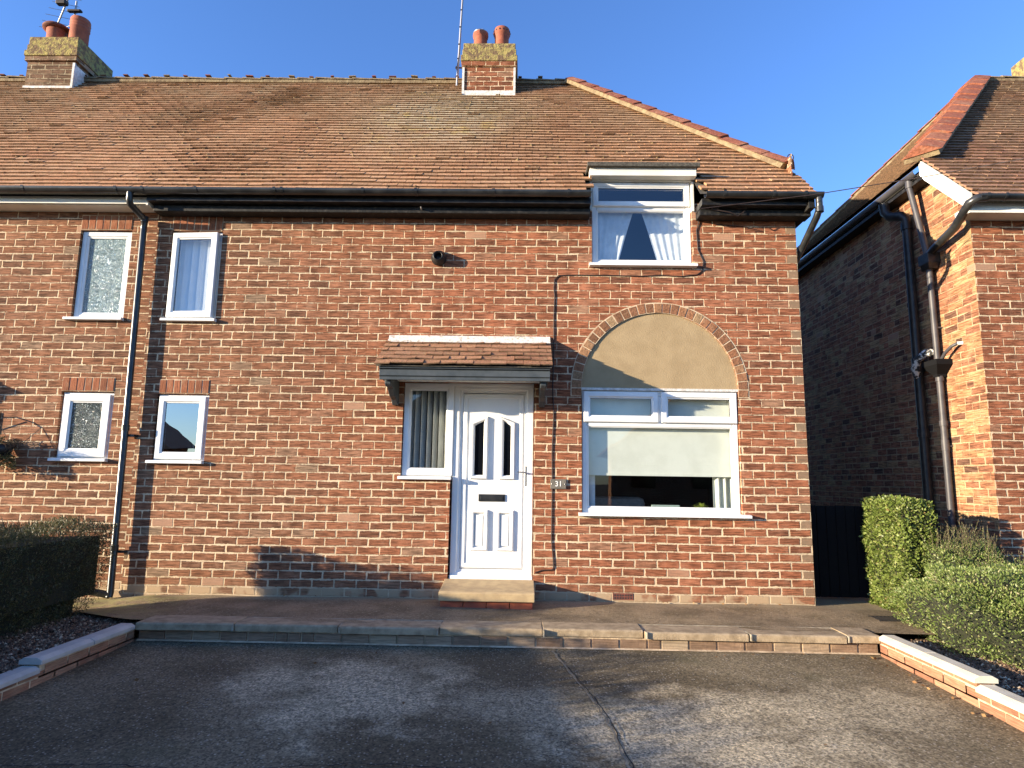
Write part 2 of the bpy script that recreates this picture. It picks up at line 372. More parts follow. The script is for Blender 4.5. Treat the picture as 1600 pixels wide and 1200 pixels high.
M['slab'] = noisy('concrete_slab', (.42,.32,.20), (.27,.20,.12), 11, .9, .004, 90, det=6)
M['slabjoint'] = noisy('slab_joint', (.40,.35,.26), (.24,.2,.14), 20)
M['coping_l'] = noisy('pale_coping', (.50,.47,.42), (.40,.38,.34), 5, .8, .001, 90)
M['coping_r'] = noisy('cream_coping', (.66,.60,.46), (.56,.50,.37), 5, .8, .001, 90)
def stone_mat():
    m, nt, b = mat('gravel_stone', .8); t = NT(nt)
    t.put(b.inputs['Base Color'], t.ramp(t.isl(), [(0,(.045,.026,.014)),(.4,(.11,.062,.036)),(.8,(.18,.11,.065)),(.93,(.35,.26,.16)),(1,(.55,.46,.32))])); return m
M['stone'] = stone_mat()
def leaf_mat(name, stops, rough=.45, trans=.25):
    m = bpy.data.materials.new(name); m.use_nodes = True; nt = m.node_tree; t = NT(nt); b = nt.nodes['Principled BSDF']
    b.inputs['Roughness'].default_value = rough; b.inputs['Specular IOR Level'].default_value = .4
    c = t.ramp(t.isl(), stops); c = t.mix(t.mr(t.noise(t.pos(), 6, 3), .35, .65, 0, .45), c, tuple(k*.5 for k in stops[1][1]))
    t.put(b.inputs['Base Color'], c)
    tr = t.n('ShaderNodeBsdfTranslucent'); t.put(tr.inputs[0], c); mx = t.n('ShaderNodeMixShader'); mx.inputs[0].default_value = trans
    nt.links.new(b.outputs[0], mx.inputs[1]); nt.links.new(tr.outputs[0], mx.inputs[2]); nt.links.new(mx.outputs[0], nt.nodes['Material Output'].inputs[0])
    return m
M['leaf_bright'] = leaf_mat('box_leaf', [(0,(.10,.14,.025)),(.4,(.17,.23,.045)),(.8,(.27,.32,.08)),(.97,(.34,.34,.13)),(1,(.30,.18,.08))])
M['leaf_grey'] = leaf_mat('shrub_leaf', [(0,(.10,.15,.035)),(.4,(.18,.25,.06)),(.8,(.29,.34,.11)),(.96,(.36,.33,.15)),(1,(.52,.46,.30))])
M['leaf_dark'] = leaf_mat('hedge_leaf', [(0,(.045,.05,.018)),(.5,(.095,.10,.036)),(.85,(.14,.13,.05)),(1,(.26,.22,.12))])
M['leaf_fern'] = leaf_mat('fern_leaf', [(0,(.30,.42,.05)),(1,(.55,.62,.12))])
M['twig'] = mat('twig', .9, col=(.09,.065,.04))[0]
M['core'] = mat('foliage_core', 1, col=(.018,.02,.009))[0]  # for the solid dark cores added behind the leaves to block light

# ------------------------------------------------------------------ camera (solved from the brick courses)
f, cxx, D, CZ, PI_, YA, RO = 999.7, 0.0, 6.798, 1.2117, .149, -.0169, .0150
cam = bpy.data.cameras.new('camera'); co = bpy.data.objects.new('camera', cam); C.objects.link(co)
cy, sy = math.cos(YA), math.sin(YA); cp, sp_ = math.cos(PI_), math.sin(PI_)
Xc = Vector((cy, -sy, 0)); Yh = Vector((sy, cy, 0)); fwd = Yh*cp + Vector((0,0,1))*sp_; up0 = -Yh*sp_ + Vector((0,0,1))*cp
rt = Xc*math.cos(RO) + up0*math.sin(RO); upv = up0*math.cos(RO) - Xc*math.sin(RO)
mw = Matrix((( rt.x, upv.x, -fwd.x, cxx), (rt.y, upv.y, -fwd.y, -D), (rt.z, upv.z, -fwd.z, CZ), (0,0,0,1)))
co.matrix_world = mw; cam.sensor_width = 36; cam.lens = f/1600*36; cam.clip_end = 2000; cam.clip_start = .05
sc.camera = co

# ------------------------------------------------------------------ light
AZ, EL = R(67.8), R(9.9)
sd = Vector((-math.cos(EL)*math.sin(AZ), -math.cos(EL)*math.cos(AZ), math.sin(EL)))
sun = bpy.data.lights.new('sun', 'SUN'); sun.energy = 4.9; sun.angle = R(.55); sun.color = (1.0, .84, .62)
so = bpy.data.objects.new('sun', sun); C.objects.link(so); so.rotation_euler = sd.to_track_quat('Z', 'Y').to_euler()
W = bpy.data.worlds.new('World'); sc.world = W; W.use_nodes = True; wn = W.node_tree
sky = wn.nodes.new('ShaderNodeTexSky'); sky.sky_type = 'NISHITA'; sky.sun_disc = False
sky.sun_elevation = EL; sky.sun_rotation = math.atan2(sd.x, sd.y); sky.altitude = 0; sky.air_density = 1.0; sky.dust_density = .3; sky.ozone_density = 3.0
bg = wn.nodes['Background']; tn = wn.nodes.new('ShaderNodeMix'); tn.data_type = 'RGBA'; tn.blend_type = 'MULTIPLY'; tn.inputs[0].default_value = 1; tn.inputs[7].default_value = (.79,.97,1.36,1)
wn.links.new(sky.outputs[0], tn.inputs[6]); wn.links.new(tn.outputs[2], bg.inputs[0]); bg.inputs[1].default_value = .12
sc.view_settings.view_transform = 'Standard'; sc.view_settings.look = 'None'; sc.view_settings.exposure = 1.42; sc.view_settings.gamma = 1
sc.cycles.max_bounces = 8; sc.cycles.transparent_max_bounces = 12; sc.cycles.use_denoising = True

# ------------------------------------------------------------------ ground (setting)
g = MB(); g.poly([(-400,-400,-.46),(400,-400,-.46),(400,400,-.46),(-400,400,-.46)])
tag(g.build('ground', M['soil']), kind='structure')
dz_ = lambda y: -.15 + .022*(y+1.2)
g = MB()
g.poly([(-3.24,-14,dz_(-14)),(2.98,-14,dz_(-14)),(2.98,-1.20,-.15),(-3.24,-1.20,-.15)])
tag(g.build('driveway', M['drive']), kind='structure')
# path between the edge slabs and the house, sinking and rounding off at the left
g = MB(); xs = [-4.6+i*.1 for i in range(93)]; ys = [-1.16+.116*j for j in range(11)]
def pz(x, y):
    z = -.004
    if x < -2.9: z += -.05*((-2.9-x)/1.5)**1.4 + .035*math.exp(-((x+3.75)/.28)**2 - ((y+.25)/.2)**2)
    return z + .006*math.sin(x*3.1+y*5)
def px(x, y):   # rounded left end of the path
    if x < -3.3:
        yy = -1.16 + max(0, (-3.3-x))**1.15*.55
        return (x, y if y > yy else yy)
    return (x, y)
vs = []; fs = []
for i, x in enumerate(xs):
    for j, y in enumerate(ys):
        q = px(x, y); vs.append((q[0], q[1], pz(*q)))
for i in range(len(xs)-1):
    for j in range(10):
        a = i*11+j; fs.append([a, a+11, a+12, a+1])
g.add(vs, fs, 0, True)
g.poly([(2.9,-1.16,-.006),(4.2,-1.16,-.02),(4.2,8,-.02),(2.9,8,-.006)])
g.poly([(-4.6,-.9,-.058),(-4.6,0,-.058),(-9.5,0,-.058),(-9.5,-.9,-.058)])
tag(g.build('path', M['path']), kind='structure')
g = MB(); g.box(-3.17,2.93,-1.22,-1.19,-.24,-.012); tag(g.build('path_edge', M['path']), kind='structure')

# cracks across the drive (thin raised seams and dark lines)
def strip(pts, w, z, name, m_):
    g = MB(); P = []
    for a, b_ in zip(pts, pts[1:]):
        for k in range(6):
            tt = k/6; P.append((a[0]+(b_[0]-a[0])*tt + rnd.gauss(0, .006), a[1]+(b_[1]-a[1])*tt + rnd.gauss(0, .006)))
    P.append(pts[-1]); vs = []
    for i, p in enumerate(P):
        q0 = P[max(i-1,0)]; q1 = P[min(i+1,len(P)-1)]; dx, dy = q1[0]-q0[0], q1[1]-q0[1]; l = math.hypot(dx, dy)
        ww = w*rnd.uniform(.35, 1.2); vs += [(p[0]-dy/l*ww, p[1]+dx/l*ww, z+.15+dz_(p[1]+dx/l*ww)), (p[0]+dy/l*ww, p[1]-dx/l*ww, z+.15+dz_(p[1]-dx/l*ww))]
    g.add(vs, [[2*i, 2*i+1, 2*i+3, 2*i+2] for i in range(len(P)-1)])
    return tag(g.build(name, m_), kind='structure')
M['crack'] = mat('crack', 1, col=(.02,.018,.014))[0]
M['seam'] = noisy('seam_filler', (.28,.24,.17), (.17,.145,.10), 30)
dg = [(.276,-1.25),(.276,-1.373),(.35,-1.80),(.459,-2.342),(.518,-2.693),(.538,-3.081),(.56,-3.457),(.6,-4.2)]
strip(dg, .009, -.1455, 'driveway_seam', M['seam'])
strip([(x+.012, y) for x, y in dg[2:]], .004, -.1415, 'driveway_crack', M['crack'])
strip([(-3.1,-3.52),(-2.51,-3.5),(-2.2,-3.48),(-2.0,-3.455),(-1.76,-3.48),(-1.47,-3.505),(-1.18,-3.45),(-.79,-3.385),(-.34,-3.42),(.06,-3.457),(.56,-3.5)], .005, -.1415, 'driveway_crack', M['crack'])

# gravel beds
def gravel(name, xr, yr, z, n_, rr=(.008,.019)):
    g = MB()
    for k in range(n_):
        x, y = rnd.uniform(*xr), rnd.uniform(*yr); r = rnd.uniform(*rr); a = rnd.uniform(0, 6.28)
        sx, sy_, sz = r*rnd.uniform(.8,1.4), r*rnd.uniform(.7,1), r*rnd.uniform(.4,.8)
        c_, s_ = math.cos(a), math.sin(a); vs = []
        for (px_, py_, pz_) in ((1,0,0),(0,1,0),(-1,0,0),(0,-1,0),(.2,.1,1),(0,0,-1)):
            X, Y = px_*sx, py_*sy_; vs.append((x+X*c_-Y*s_, y+X*s_+Y*c_, z+pz_*sz+rnd.uniform(0,.012)))
        g.add(vs, [(0,1,4),(1,2,4),(2,3,4),(3,0,4),(1,0,5),(2,1,5),(3,2,5),(0,3,5)])
    return tag(g.build(name, M['stone']), kind='stuff')
g = MB(); g.poly([(-9.5,-12,-.075),(-3.25,-12,-.075),(-3.25,-.35,-.075),(-9.5,-.35,-.075)]); g.poly([(3.0,-12,-.085),(9.5,-12,-.085),(9.5,-.0,-.085),(3.0,-.0,-.085)])
tag(g.build('garden_soil', M['soil']), kind='structure')
tag(gravel('gravel', (-4.3,-3.25), (-3.2,-.45), -.066, 8000), 'brown and cream gravel behind the left garden wall', None, None, 'stuff')
tag(gravel('gravel', (3.06,3.75), (-3.2,-1.1), -.076, 4500), 'brown gravel behind the right garden wall', None, None, 'stuff')

# ------------------------------------------------------------------ edge slabs and riser
joints = [-3.17,-2.36,-1.50,-.665,.19,1.02,1.87,2.66,2.93]
slabs = []
g_label = ['concrete edging slab at the left end beside the gravel','second edging slab from the left, below the left small windows','third edging slab from the left, in front of the hedge shadow',
 'edging slab left of the front door step','edging slab in front of the door step','edging slab between door step and arched window','edging slab below the arched window',
 'short edging piece at the right end, against the cream coping']
for i in range(8):
    g = MB(); x0, x1 = joints[i]+.005, joints[i+1]-.005; dy = .012*math.sin(i*2.1); dz = .004*math.cos(i*1.7)
    xm = (x0+x1)/2; bow = lambda x: -1.335 + .045*(1-(x/3.1)**2) if abs(x) < 3.2 else -1.335
    pr = [(-.052,0),(-.062,-.0),(0,-.0)]
    vs = []
    for x in (x0, x1):
        fy = bow(x)+dy; vs += [(x,fy,-.058),(x,fy,-.010),(x,fy+.012,.001),(x,-1.03+dy,.001),(x,-1.03+dy,-.058)]
    vs = [(a, b_, c+dz) for a, b_, c in vs]
    g.add(vs, [(0,1,2,3,4)[::-1],(5,6,7,8,9),(0,5,6,1)[::-1],(1,6,7,2)[::-1],(2,7,8,3)[::-1],(3,8,9,4)[::-1],(4,9,5,0)[::-1]])
    tag(g.build('edging_slab', M['slab'], bevel=.003), g_label[i], 'paving slab', 'edging slabs along the path')
e = empty('step_riser', (0,-1.25,-.15), 'low weathered brick riser under the row of edging slabs', 'brick kerb')
g = MB(); x = -3.17; g2 = MB(); g2.box(-3.17,2.93,-1.262,-1.225,-.20,-.058)
while x < 2.9:
    w_ = .219 if rnd.random() < .85 else .1; dy = rnd.gauss(0,.002); x1_ = min(x+w_, 2.925)
    g.box(x+.004, x1_, -1.276+dy, -1.23, -.142, -.071+rnd.gauss(0,.002)); x += w_+.01
g.build('brick', M['riser'], e, .004); g2.build('mortar_bed', M['mortar'], e)
g = MB(); g.poly([(-3.17,-1.30,-.146),(2.93,-1.30,-.146),(2.93,-1.276,-.138),(-3.17,-1.276,-.138)]); g.build('mortar_fillet', M['mortar'], e)
for xj in joints[1:-1]:
    g = MB(); g.obox((xj, -1.175, -.027), (.005,0,0), (rnd.uniform(-.02,.02),.150,0), (0,0,.0255)); g.build('joint', M['slabjoint'], e)
g = MB(); g.box(-3.17, 2.93, -1.034, -1.022, -.05, .0015); g.build('joint', M['slabjoint'], e)

# ------------------------------------------------------------------ low garden walls
def coping(x0, x1, y0, y1, z, m_, parent):
    g = MB(); w = x1-x0
    pr = [(x0, z-.045), (x0, z-.018), (x0+w*.22, z), (x1-w*.22, z), (x1, z-.018), (x1, z-.045)]
    g.prism([(a, y0, b_) for a, b_ in pr][::-1], (0, y1-y0, 0)); return g.build('coping_stone', m_, parent, .003)
def low_wall(xf, side, label, cm, split, zo=-.035):
    # side +1: the face looks to +X (left wall), -1 the face looks to -X (right wall)
    e = empty('garden_wall', (xf, -2.5, -.15), label, 'garden wall'); g = MB(); gm = MB()
    xb = xf - side*.12
    gm.box(min(xf-side*.004, xb), max(xf-side*.004, xb), -6.0, -1.30, -.30, -.066+zo)
    gm.box(min(xf-side*.004, xb), max(xf-side*.004, xb), split, -1.30, -.30, -.016+zo)
    rows = [(-.150, 0), (-.075, .5), ]
    for r_, (z, o_) in enumerate([(-.258,.5),(-.190,0),(-.122,.5),(-.054,0)]):
        y = -1.305 - (.11 if o_ else 0)
        if o_: g.box(min(xf, xb+side*.02), max(xf, xb+side*.02), -1.405, -1.305, z, z+.058)
        while y > -6.0:
            y1 = y-.215; xx = xf + side*rnd.gauss(.0, .0015); mid_ = (y+y1)/2
            cap = (-.020 if mid_ > split else -.068)+zo
            if z+.015 < cap: g.box(min(xx, xb+side*.02), max(xx, xb+side*.02), y1, y, z, min(z+.058, cap))
            y = y1-.011
    g.build('brick', M['lowbrick'], e, .003); gm.build('mortar_bed', M['mortar'], e)
    c0, c1 = (xf-.125, xf+.03) if side > 0 else (xf-.03, xf+.125)
    mid = (-1.36+split)/2
    coping(c0, c1, mid+.004, -1.35, .030+zo, cm, e); coping(c0, c1, split-.03, mid-.004, .030+zo, cm, e)
    y = split+.08 if side > 0 else split+.06
    y = split - .032
    zt = -.002
    coping(c0, c1, y-.9, y-.0, -.020+zo, cm, e); coping(c0, c1, y-1.9, y-.908, -.020+zo, cm, e); coping(c0, c1, -6.0, y-1.908, -.020+zo, cm, e)
low_wall(-3.185, 1, 'low stepped brick wall with pale grey coping left of the driveway', M['coping_l'], -2.36, -.028)
low_wall(2.925, -1, 'low stepped brick wall with cream coping right of the driveway', M['coping_r'], -2.42, -.008)

# ------------------------------------------------------------------ HOUSE
H = empty('semi_detached_house', (-1,0,0), 'red brick semi-detached house with tiled hipped roof, white door and arched window', 'house')
def wall_face(g, axis, c, u0, u1, z0, z1, holes, depth=.12, flip=1, m=0):
    us = sorted({u0, u1, *[h[0] for h in holes], *[h[1] for h in holes]}); zs = sorted({z0, z1, *[h[2] for h in holes], *[h[3] for h in holes]})
    def pt(u, y, z): return (u, c+y, z) if axis == 'x' else (c+y, u, z)
    for a, b_ in zip(us, us[1:]):
        for p, q in zip(zs, zs[1:]):
            um, zm = (a+b_)/2, (p+q)/2
            if any(h[0] < um < h[1] and h[2] < zm < h[3] for h in holes): continue
            g.poly([pt(a,0,p), pt(b_,0,p), pt(b_,0,q), pt(a,0,q)], m)
def reveal(g, x0, x1, z0, z1, d=.12, skip=''):
    if 'l' not in skip: g.poly([(x0,0,z0),(x0,0,z1),(x0,d,z1),(x0,d,z0)])
    if 'r' not in skip: g.poly([(x1,0,z0),(x1,d,z0),(x1,d,z1),(x1,0,z1)])
    if 't' not in skip: g.poly([(x0,0,z1),(x1,0,z1),(x1,d,z1),(x0,d,z1)])
    if 'b' not in skip: g.poly([(x0,0,z0),(x0,d,z0),(x1,d,z0),(x1,0,z0)])
XA0, XA1, ZS, AR = .632, 2.298, 2.20, .833
ACX = (XA0+XA1)/2
g = MB()
holes = [(-3.955,-3.385,2.895,3.925),(-3.945,-3.378,1.35,2.078),(-1.278,-.752,1.215,2.24),(-.752,.128,.0,2.24),(XA0,XA1,.87,ZS+AR),(.748,1.857,3.56,4.3)]
wall_face(g, 'x', 0, -4.13, 3.0, -.30, 4.30, holes)
N_ = 40
arc = [(ACX+AR*math.cos(math.pi*(1-i/N_)), ZS+AR*math.sin(math.pi*(1-i/N_))) for i in range(N_+1)]
for (a, za), (b_, zb) in zip(arc, arc[1:]):
    g.poly([(a,0,za),(b_,0,zb),(b_,0,ZS+AR),(a,0,ZS+AR)]); g.poly([(a,0,za),(a,.12,za),(b_,.12,zb),(b_,0,zb)])
reveal(g, -3.955,-3.385,2.895,3.925); reveal(g, -3.945,-3.378,1.35,2.078); reveal(g, -1.278,-.752,1.215,2.24,skip='r'); reveal(g, -.752,.128,0,2.24,skip='lb')
g.poly([(-.752,0,0),(-.752,0,1.215),(-.752,.12,1.215),(-.752,.12,0)])
reveal(g, XA0,XA1,.87,ZS,skip='t'); reveal(g, .748,1.857,3.56,4.3,skip='t')
g.poly([(3.0,0,-.3),(3.0,6.2,-.3),(3.0,6.2,4.9),(3.0,0,4.9)]); g.poly([(3.0,6.2,-.3),(-11,6.2,-.3),(-11,6.2,4.9),(3.0,6.2,4.9)])
g.poly([(3.0,0,4.30),(3.0,0,4.9),(-.02+3.0,.0,4.9)])
g.build('front_wall', M['brick'], H)
g = MB()
hl = [(-4.995,-4.41,2.895,3.925),(-4.995,-4.415,1.35,2.09)]
hl += [(-8.34+.752,-8.34+1.278,1.215,2.24),(-8.34-.128,-8.34+.752,0,2.24)]
wall_face(g, 'x', 0, -11, -4.13, -.30, 4.30, hl)
reveal(g, *hl[0]); reveal(g, *hl[1]); reveal(g, *hl[2], skip='l'); reveal(g, *hl[3], skip='rb')
g.poly([(-11,0,-.3),(-11,0,4.3),(-11,6.2,4.9),(-11,6.2,-.3)])
tag(g.build('front_wall', M['brick_left'], H), 'browner brick wall of the attached left half')
# dark interior shell
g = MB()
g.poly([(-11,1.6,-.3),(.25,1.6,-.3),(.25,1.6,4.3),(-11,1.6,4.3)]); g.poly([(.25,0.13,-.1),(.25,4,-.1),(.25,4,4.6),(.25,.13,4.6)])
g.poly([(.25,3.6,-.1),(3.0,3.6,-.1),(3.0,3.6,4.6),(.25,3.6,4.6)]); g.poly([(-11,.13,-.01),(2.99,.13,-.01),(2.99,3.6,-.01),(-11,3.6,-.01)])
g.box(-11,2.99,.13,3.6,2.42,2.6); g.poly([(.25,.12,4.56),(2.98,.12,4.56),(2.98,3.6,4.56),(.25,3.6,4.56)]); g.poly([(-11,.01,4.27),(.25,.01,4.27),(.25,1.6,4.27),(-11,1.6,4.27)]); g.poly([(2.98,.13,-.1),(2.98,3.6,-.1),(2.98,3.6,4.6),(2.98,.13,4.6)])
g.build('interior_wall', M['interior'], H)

# arch ring, tympanum
g = MB(); nb = 31
def ringbrick(g, a0, a1, r0, r1, yo):
    pts = []
    for (r_, a) in ((r0,a0),(r1,a0),(r1,a1),(r0,a1)): pts.append((ACX+r_*math.cos(a), yo, ZS+r_*math.sin(a)))
    g.prism(pts[::-1], (0, .05, 0))
for i in range(nb):
    a0 = math.pi*i/nb; a1 = math.pi*(i+1)/nb; gp = .0055
    ringbrick(g, a0+gp, a1-gp, AR+.004+rnd.uniform(0,.003), AR+.108+rnd.gauss(0,.003), -.006+rnd.gauss(0,.0015))
for sx in (-1, 1):
    for k in range(1):
        z1 = ZS-.006-k*.084; x0 = ACX+sx*(AR+.004); x1 = ACX+sx*(AR+.108); g.box(min(x0,x1), max(x0,x1), -.006, .04, z1-.074, z1)
ab = g.build('brick_arch', M['voussoir'], H, .004)
g = MB()
for i in range(nb*2):
    a0 = math.pi*i/nb/2; a1 = math.pi*(i+1)/nb/2; ringbrick(g, a0, a1, AR+.0005, AR+.118, -.0025)
for sx in (-1, 1):
    x0 = ACX+sx*(AR+.0005); x1 = ACX+sx*(AR+.118); g.box(min(x0,x1), max(x0,x1), -.0025, .04, ZS-.088, ZS)
g.build('arch_mortar', M['mortar'], H)
g = MB(); g.prism([(x, .014, z) for x, z in arc][::-1] , (0,.05,0)); g.build('arch_panel', M['render'], H)
g = MB(); g.box(XA0, XA1, -.002, .06, ZS-.022, ZS+.004); g.build('arch_panel_bead', M['whitelead'], H)

# soldier course lintels
def soldier(x0, x1, z0, z1, n_):
    gm = MB(); gm.box(x0, x1, -.003, .03, z0, z1); m_ = gm.build('soldier_lintel', M['mortar'], H)
    g = MB(); p = (x1-x0)/n_
    for i in range(n_):
        a = x0+p*i+.006+rnd.gauss(0,.001); g.box(a, a+p-.010, -.007+rnd.gauss(0,.001), .02, z0+.004, z1-.006+rnd.gauss(0,.002))
    g.build('soldier_brick', M['soldier'], m_, .003)
soldier(-3.93,-3.385,2.085,2.236,7); soldier(-4.995,-4.42,2.097,2.248,7); soldier(-3.955,-3.39,3.932,4.10,7); soldier(-4.995,-4.415,3.932,4.10,7)

# ---- windows
OUT = [(0,.095),(0,.035),(.006,.030),(.046,.030),(.058,.044),(.058,.095)]
def pane(g, x0, x1, y, z0, z1): g.poly([(x0,y,z0),(x1,y,z0),(x1,y,z1),(x0,y,z1)])
def sashprof(w, yf): return [(0,yf+.055),(0,yf+.006),(.006,yf),(w-.022,yf),(w-.010,yf+.012),(w,yf+.014),(w,yf+.055)]
def window(x0, x1, z0, z1, label=None):
    g = MB(); g.ring(x0, x1, z0, z1, OUT); o = g.build('window', M['upvc'], H, .0015)
    if label: o['label'] = label
    return o
def sash(w_, x0, x1, z0, z1, gm, yf=.008, bw=.062, rot=0):
    g = MB(); g.ring(x0, x1, z0, z1, sashprof(bw, yf)); s_ = g.build('sash', M['upvc'], w_, .0015)
    g = MB(); g.ring(x0+bw-.004, x1-bw+.004, z0+bw-.004, z1-bw+.004, [(0,yf+.016),(.005,yf+.016),(.005,yf+.045),(0,yf+.045)])
    k_ = g.build('gasket', M['gasket'], w_)
    g = MB(); pane(g, x0+bw-.002, x1-bw+.002, yf+.022, z0+bw-.002, z1-bw+.002); p_ = g.build('glass_pane', gm, w_)
    if rot:
        for o in (s_, k_, p_):
            pv = Vector((x0, yf+.05, 0)); o.matrix_basis = Matrix.Translation(pv) @ Matrix.Rotation(rot, 4, 'Z') @ Matrix.Translation(-pv)
    return s_
def sill(w_, x0, x1, z, d=.055):
    g = MB(); g.prism([(x0, -d, z-.030),(x0, -d, z-.006),(x0, -d+.004, z-.002),(x0,.03,z+.006),(x0,.03,z-.034),(x0,-.012,z-.034)], (x1-x0,0,0)); return g.build('window_sill', M['upvc'], w_, .001)
wA = window(-4.99,-4.415,2.905,3.918,'white framed window of swirl patterned glass, upper left half'); g = MB(); g.ring(-4.935,-4.47,2.96,3.863,[(0,.036),(.022,.044),(.022,.07),(0,.07)]); g.build('glazing_bead', M['upvc'], wA)
g = MB(); g.box(-4.915,-4.49,.055,.061,2.98,3.845); g.build('glass_pane', M['obscure'], wA); sill(wA,-5.045,-4.40,2.912)
wB = window(-4.99,-4.42,1.368,2.085,'small white window of dark patterned glass, lower left half'); sash(wB,-4.955,-4.45,1.39,2.06,M['obscure_dark'],-.004,.09); sill(wB,-5.02,-4.41,1.372)
wC = window(-3.95,-3.39,2.903,3.918,'white framed casement slightly open at its right edge'); sash(wC,-3.938,-3.415,2.925,3.90,M['glass2'],-.006,.075,-R(4.0)); sill(wC,-3.97,-3.372,2.910)
wD = window(-3.94,-3.382,1.360,2.073,'small clear white window above the edge of the path'); sash(wD,-3.92,-3.41,1.38,2.055,M['glass3'],-.004,.075); sill(wD,-3.975,-3.378,1.364)
g = MB(); g.tube([(-3.4,-.002,2.95),(-3.4,-.002,3.88)],.004,6); g.build('friction_stay', M['galv'], wC)
# big arched-opening window
wE = window(.640,2.290,.885,2.178,'white three light window below the beige arch panel')
g = MB(); g.box(.698,2.232,.032,.09,1.795,1.850); g.box(1.437,1.493,.032,.09,1.850,2.12); g.build('transom', M['upvc'], wE, .003)
sash(wE,.655,1.448,1.838,2.165,M['glass'],.004,.072); sash(wE,1.482,2.282,1.838,2.165,M['glass'],.0,.072)
g = MB(); g.ring(.696,2.234,.941,1.797,[(0,.036),(.014,.044),(.014,.08),(0,.08)]); g.build('glazing_bead', M['upvc'], wE)
g = MB(); pane(g,.705,2.225,.058,.95,1.79); g.build('glass_pane', M['glass'], wE); sill(wE,.598,2.372,.888,.07)
# upper window breaking the eaves
wF = window(.752,1.852,3.578,4.545,'white window with sheer curtains breaking through the eaves')
g = MB(); g.box(.81,1.794,.032,.09,4.222,4.275); g.build('transom', M['upvc'], wF, .003)
sash(wF,.762,1.842,4.262,4.538,M['glass2'],.0,.062)
g = MB(); g.ring(.808,1.796,3.634,4.224,[(0,.036),(.014,.044),(.014,.08),(0,.08)]); g.build('glazing_bead', M['upvc'], wF)
g = MB(); pane(g,.815,1.79,.058,3.64,4.22); g.build('glass_pane', M['glass2'], wF); sill(wF,.714,1.893,3.580,.07)
# flat roofed dormer over it
d_ = MB(); d_.box(.69,1.915,-.16,.62,4.668,4.700); d_.box(.684,1.921,-.172,-.14,4.650,4.700); d_.box(.684,.70,-.15,.6,4.650,4.69); dm = d_.build('dormer_roof', M['felt'], H, .004)
g = MB(); g.box(.715,1.890,-.125,-.02,4.562,4.662); g.build('dormer_fascia', M['fascia'], dm, .003)
g = MB(); g.box(.722,.750,-.018,.42,4.20,4.655); g.box(1.855,1.883,-.018,.42,4.20,4.655); g.box(.722,1.883,-.018,.03,4.547,4.66); g.build('dormer_cheek', M['fascia'], dm)

# ---- sidelight and door
wG = MB(); wG.ring(-1.272,-.735,1.245,2.235,[(0,.115),(0,.030),(.006,.025),(.056,.025),(.068,.038),(.068,.115)]); wG = wG.build('window', M['upvc'], H, .0015)
wG['label'] = 'tall sidelight with vertical slats left of the door'
g = MB(); g.ring(-1.210,-.797,1.308,2.172,[(0,.028),(.018,.040),(.018,.07),(0,.07)]); g.build('glazing_bead', M['upvc'], wG)
g = MB(); pane(g,-1.2,-.8,.05,1.32,2.16); g.build('glass_pane', M['glass'], wG); sill(wG,-1.30,-.742,1.236,.05)
def make_door():
    g = MB(); X0, X1 = -.735, .122
    P = [(0,.125),(0,.048),(.006,.042),(.060,.042),(.074,.058),(.098,.058),(.098,.125)]
    g.ring(X0, X1, .195, 2.235, P); g.box(X0, X1, .012, .06, .195, .232); g.box(-.80,.122,.020,.06,2.205,2.237)
    dr = g.build('front_door', M['upvc_door'], H, .002)
    x0, x1, z0, z1 = X0+.10, X1-.10, .30, 2.13
    g = MB(); g.box(x0, x1, .066, .11, z0, z1); lf = g.build('door_leaf', M['upvc_door'], dr)
    g = MB(); g.ring(x0+.004, x1-.004, z0+.004, z1-.004, [(0,.062),(.010,.056),(.040,.056),(.048,.062),(.048,.07),(0,.07)]); g.build('leaf_trim', M['upvc_door'], dr, .002)
    # glazed raised panels with raked heads
    xm = (x0+x1)/2
    def rake(xo, xi, zb, zo, zi, yo, ins):   # outer to inner x, bottom, head heights
        s_ = 1 if xi > xo else -1
        return [(xo+s_*ins, yo, zb+ins), (xi-s_*ins, yo, zb+ins), (xi-s_*ins, yo, zi-ins*1.1), (xo+s_*ins, yo, zo-ins*.9)]
    g = MB(); gd = MB()
    for xo, xi in ((xm-.252, xm-.068), (xm+.252-.03, xm+.068-.03+.02)):
        xo += .01; xi += .01
        s_ = 1 if xi > xo else -1
        A = rake(xo, xi, 1.215, 1.825, 1.885, .066, 0); B = rake(xo, xi, 1.215, 1.825, 1.885, .034, .010); B2 = rake(xo, xi, 1.215, 1.825, 1.885, .036, .028); Cc = rake(xo, xi, 1.215, 1.825, 1.885, .060, .045)
        L = [A, B, B2, Cc]; vs = [p for q in L for p in q]
        fs = [[k*4+i, k*4+(i+1) % 4, (k+1)*4+(i+1) % 4, (k+1)*4+i] for k in range(3) for i in range(4)]
        if s_ < 0: fs = [f_[::-1] for f_ in fs]
        g.add(vs, fs); gd.poly([(a, .0595, c) for a, b_, c in Cc] if s_ > 0 else [(a, .0595, c) for a, b_, c in Cc][::-1])
    for a in (xm-.225, xm+.045):
        g.ring(a, a+.185, .475, .90, [(0,.068),(.012,.038),(.030,.040),(.046,.062),(.046,.068)]); g.box(a+.055, a+.13, .052, .068, .53, .845)
    g.build('door_panel', M['upvc_door'], dr); gd.build('door_glass', M['dark'], dr)
    g = MB(); g.box(xm-.145, xm+.135, .054, .07, .985, 1.06); g.box(xm-.125, xm+.115, .048, .07, 1.0, 1.045); g.build('letter_plate', M['blackp'], dr, .004)
    g = MB(); g.box(.038, .060, .046, .06, 1.15, 1.36); g.tube([(.049,.05,1.29),(.049,.004,1.29),(.03,-.002,1.292),(-.045,.0,1.297)], .008, 8); hd = g.build('door_handle', M['metal'], dr, .003)
    return dr
door = make_door()
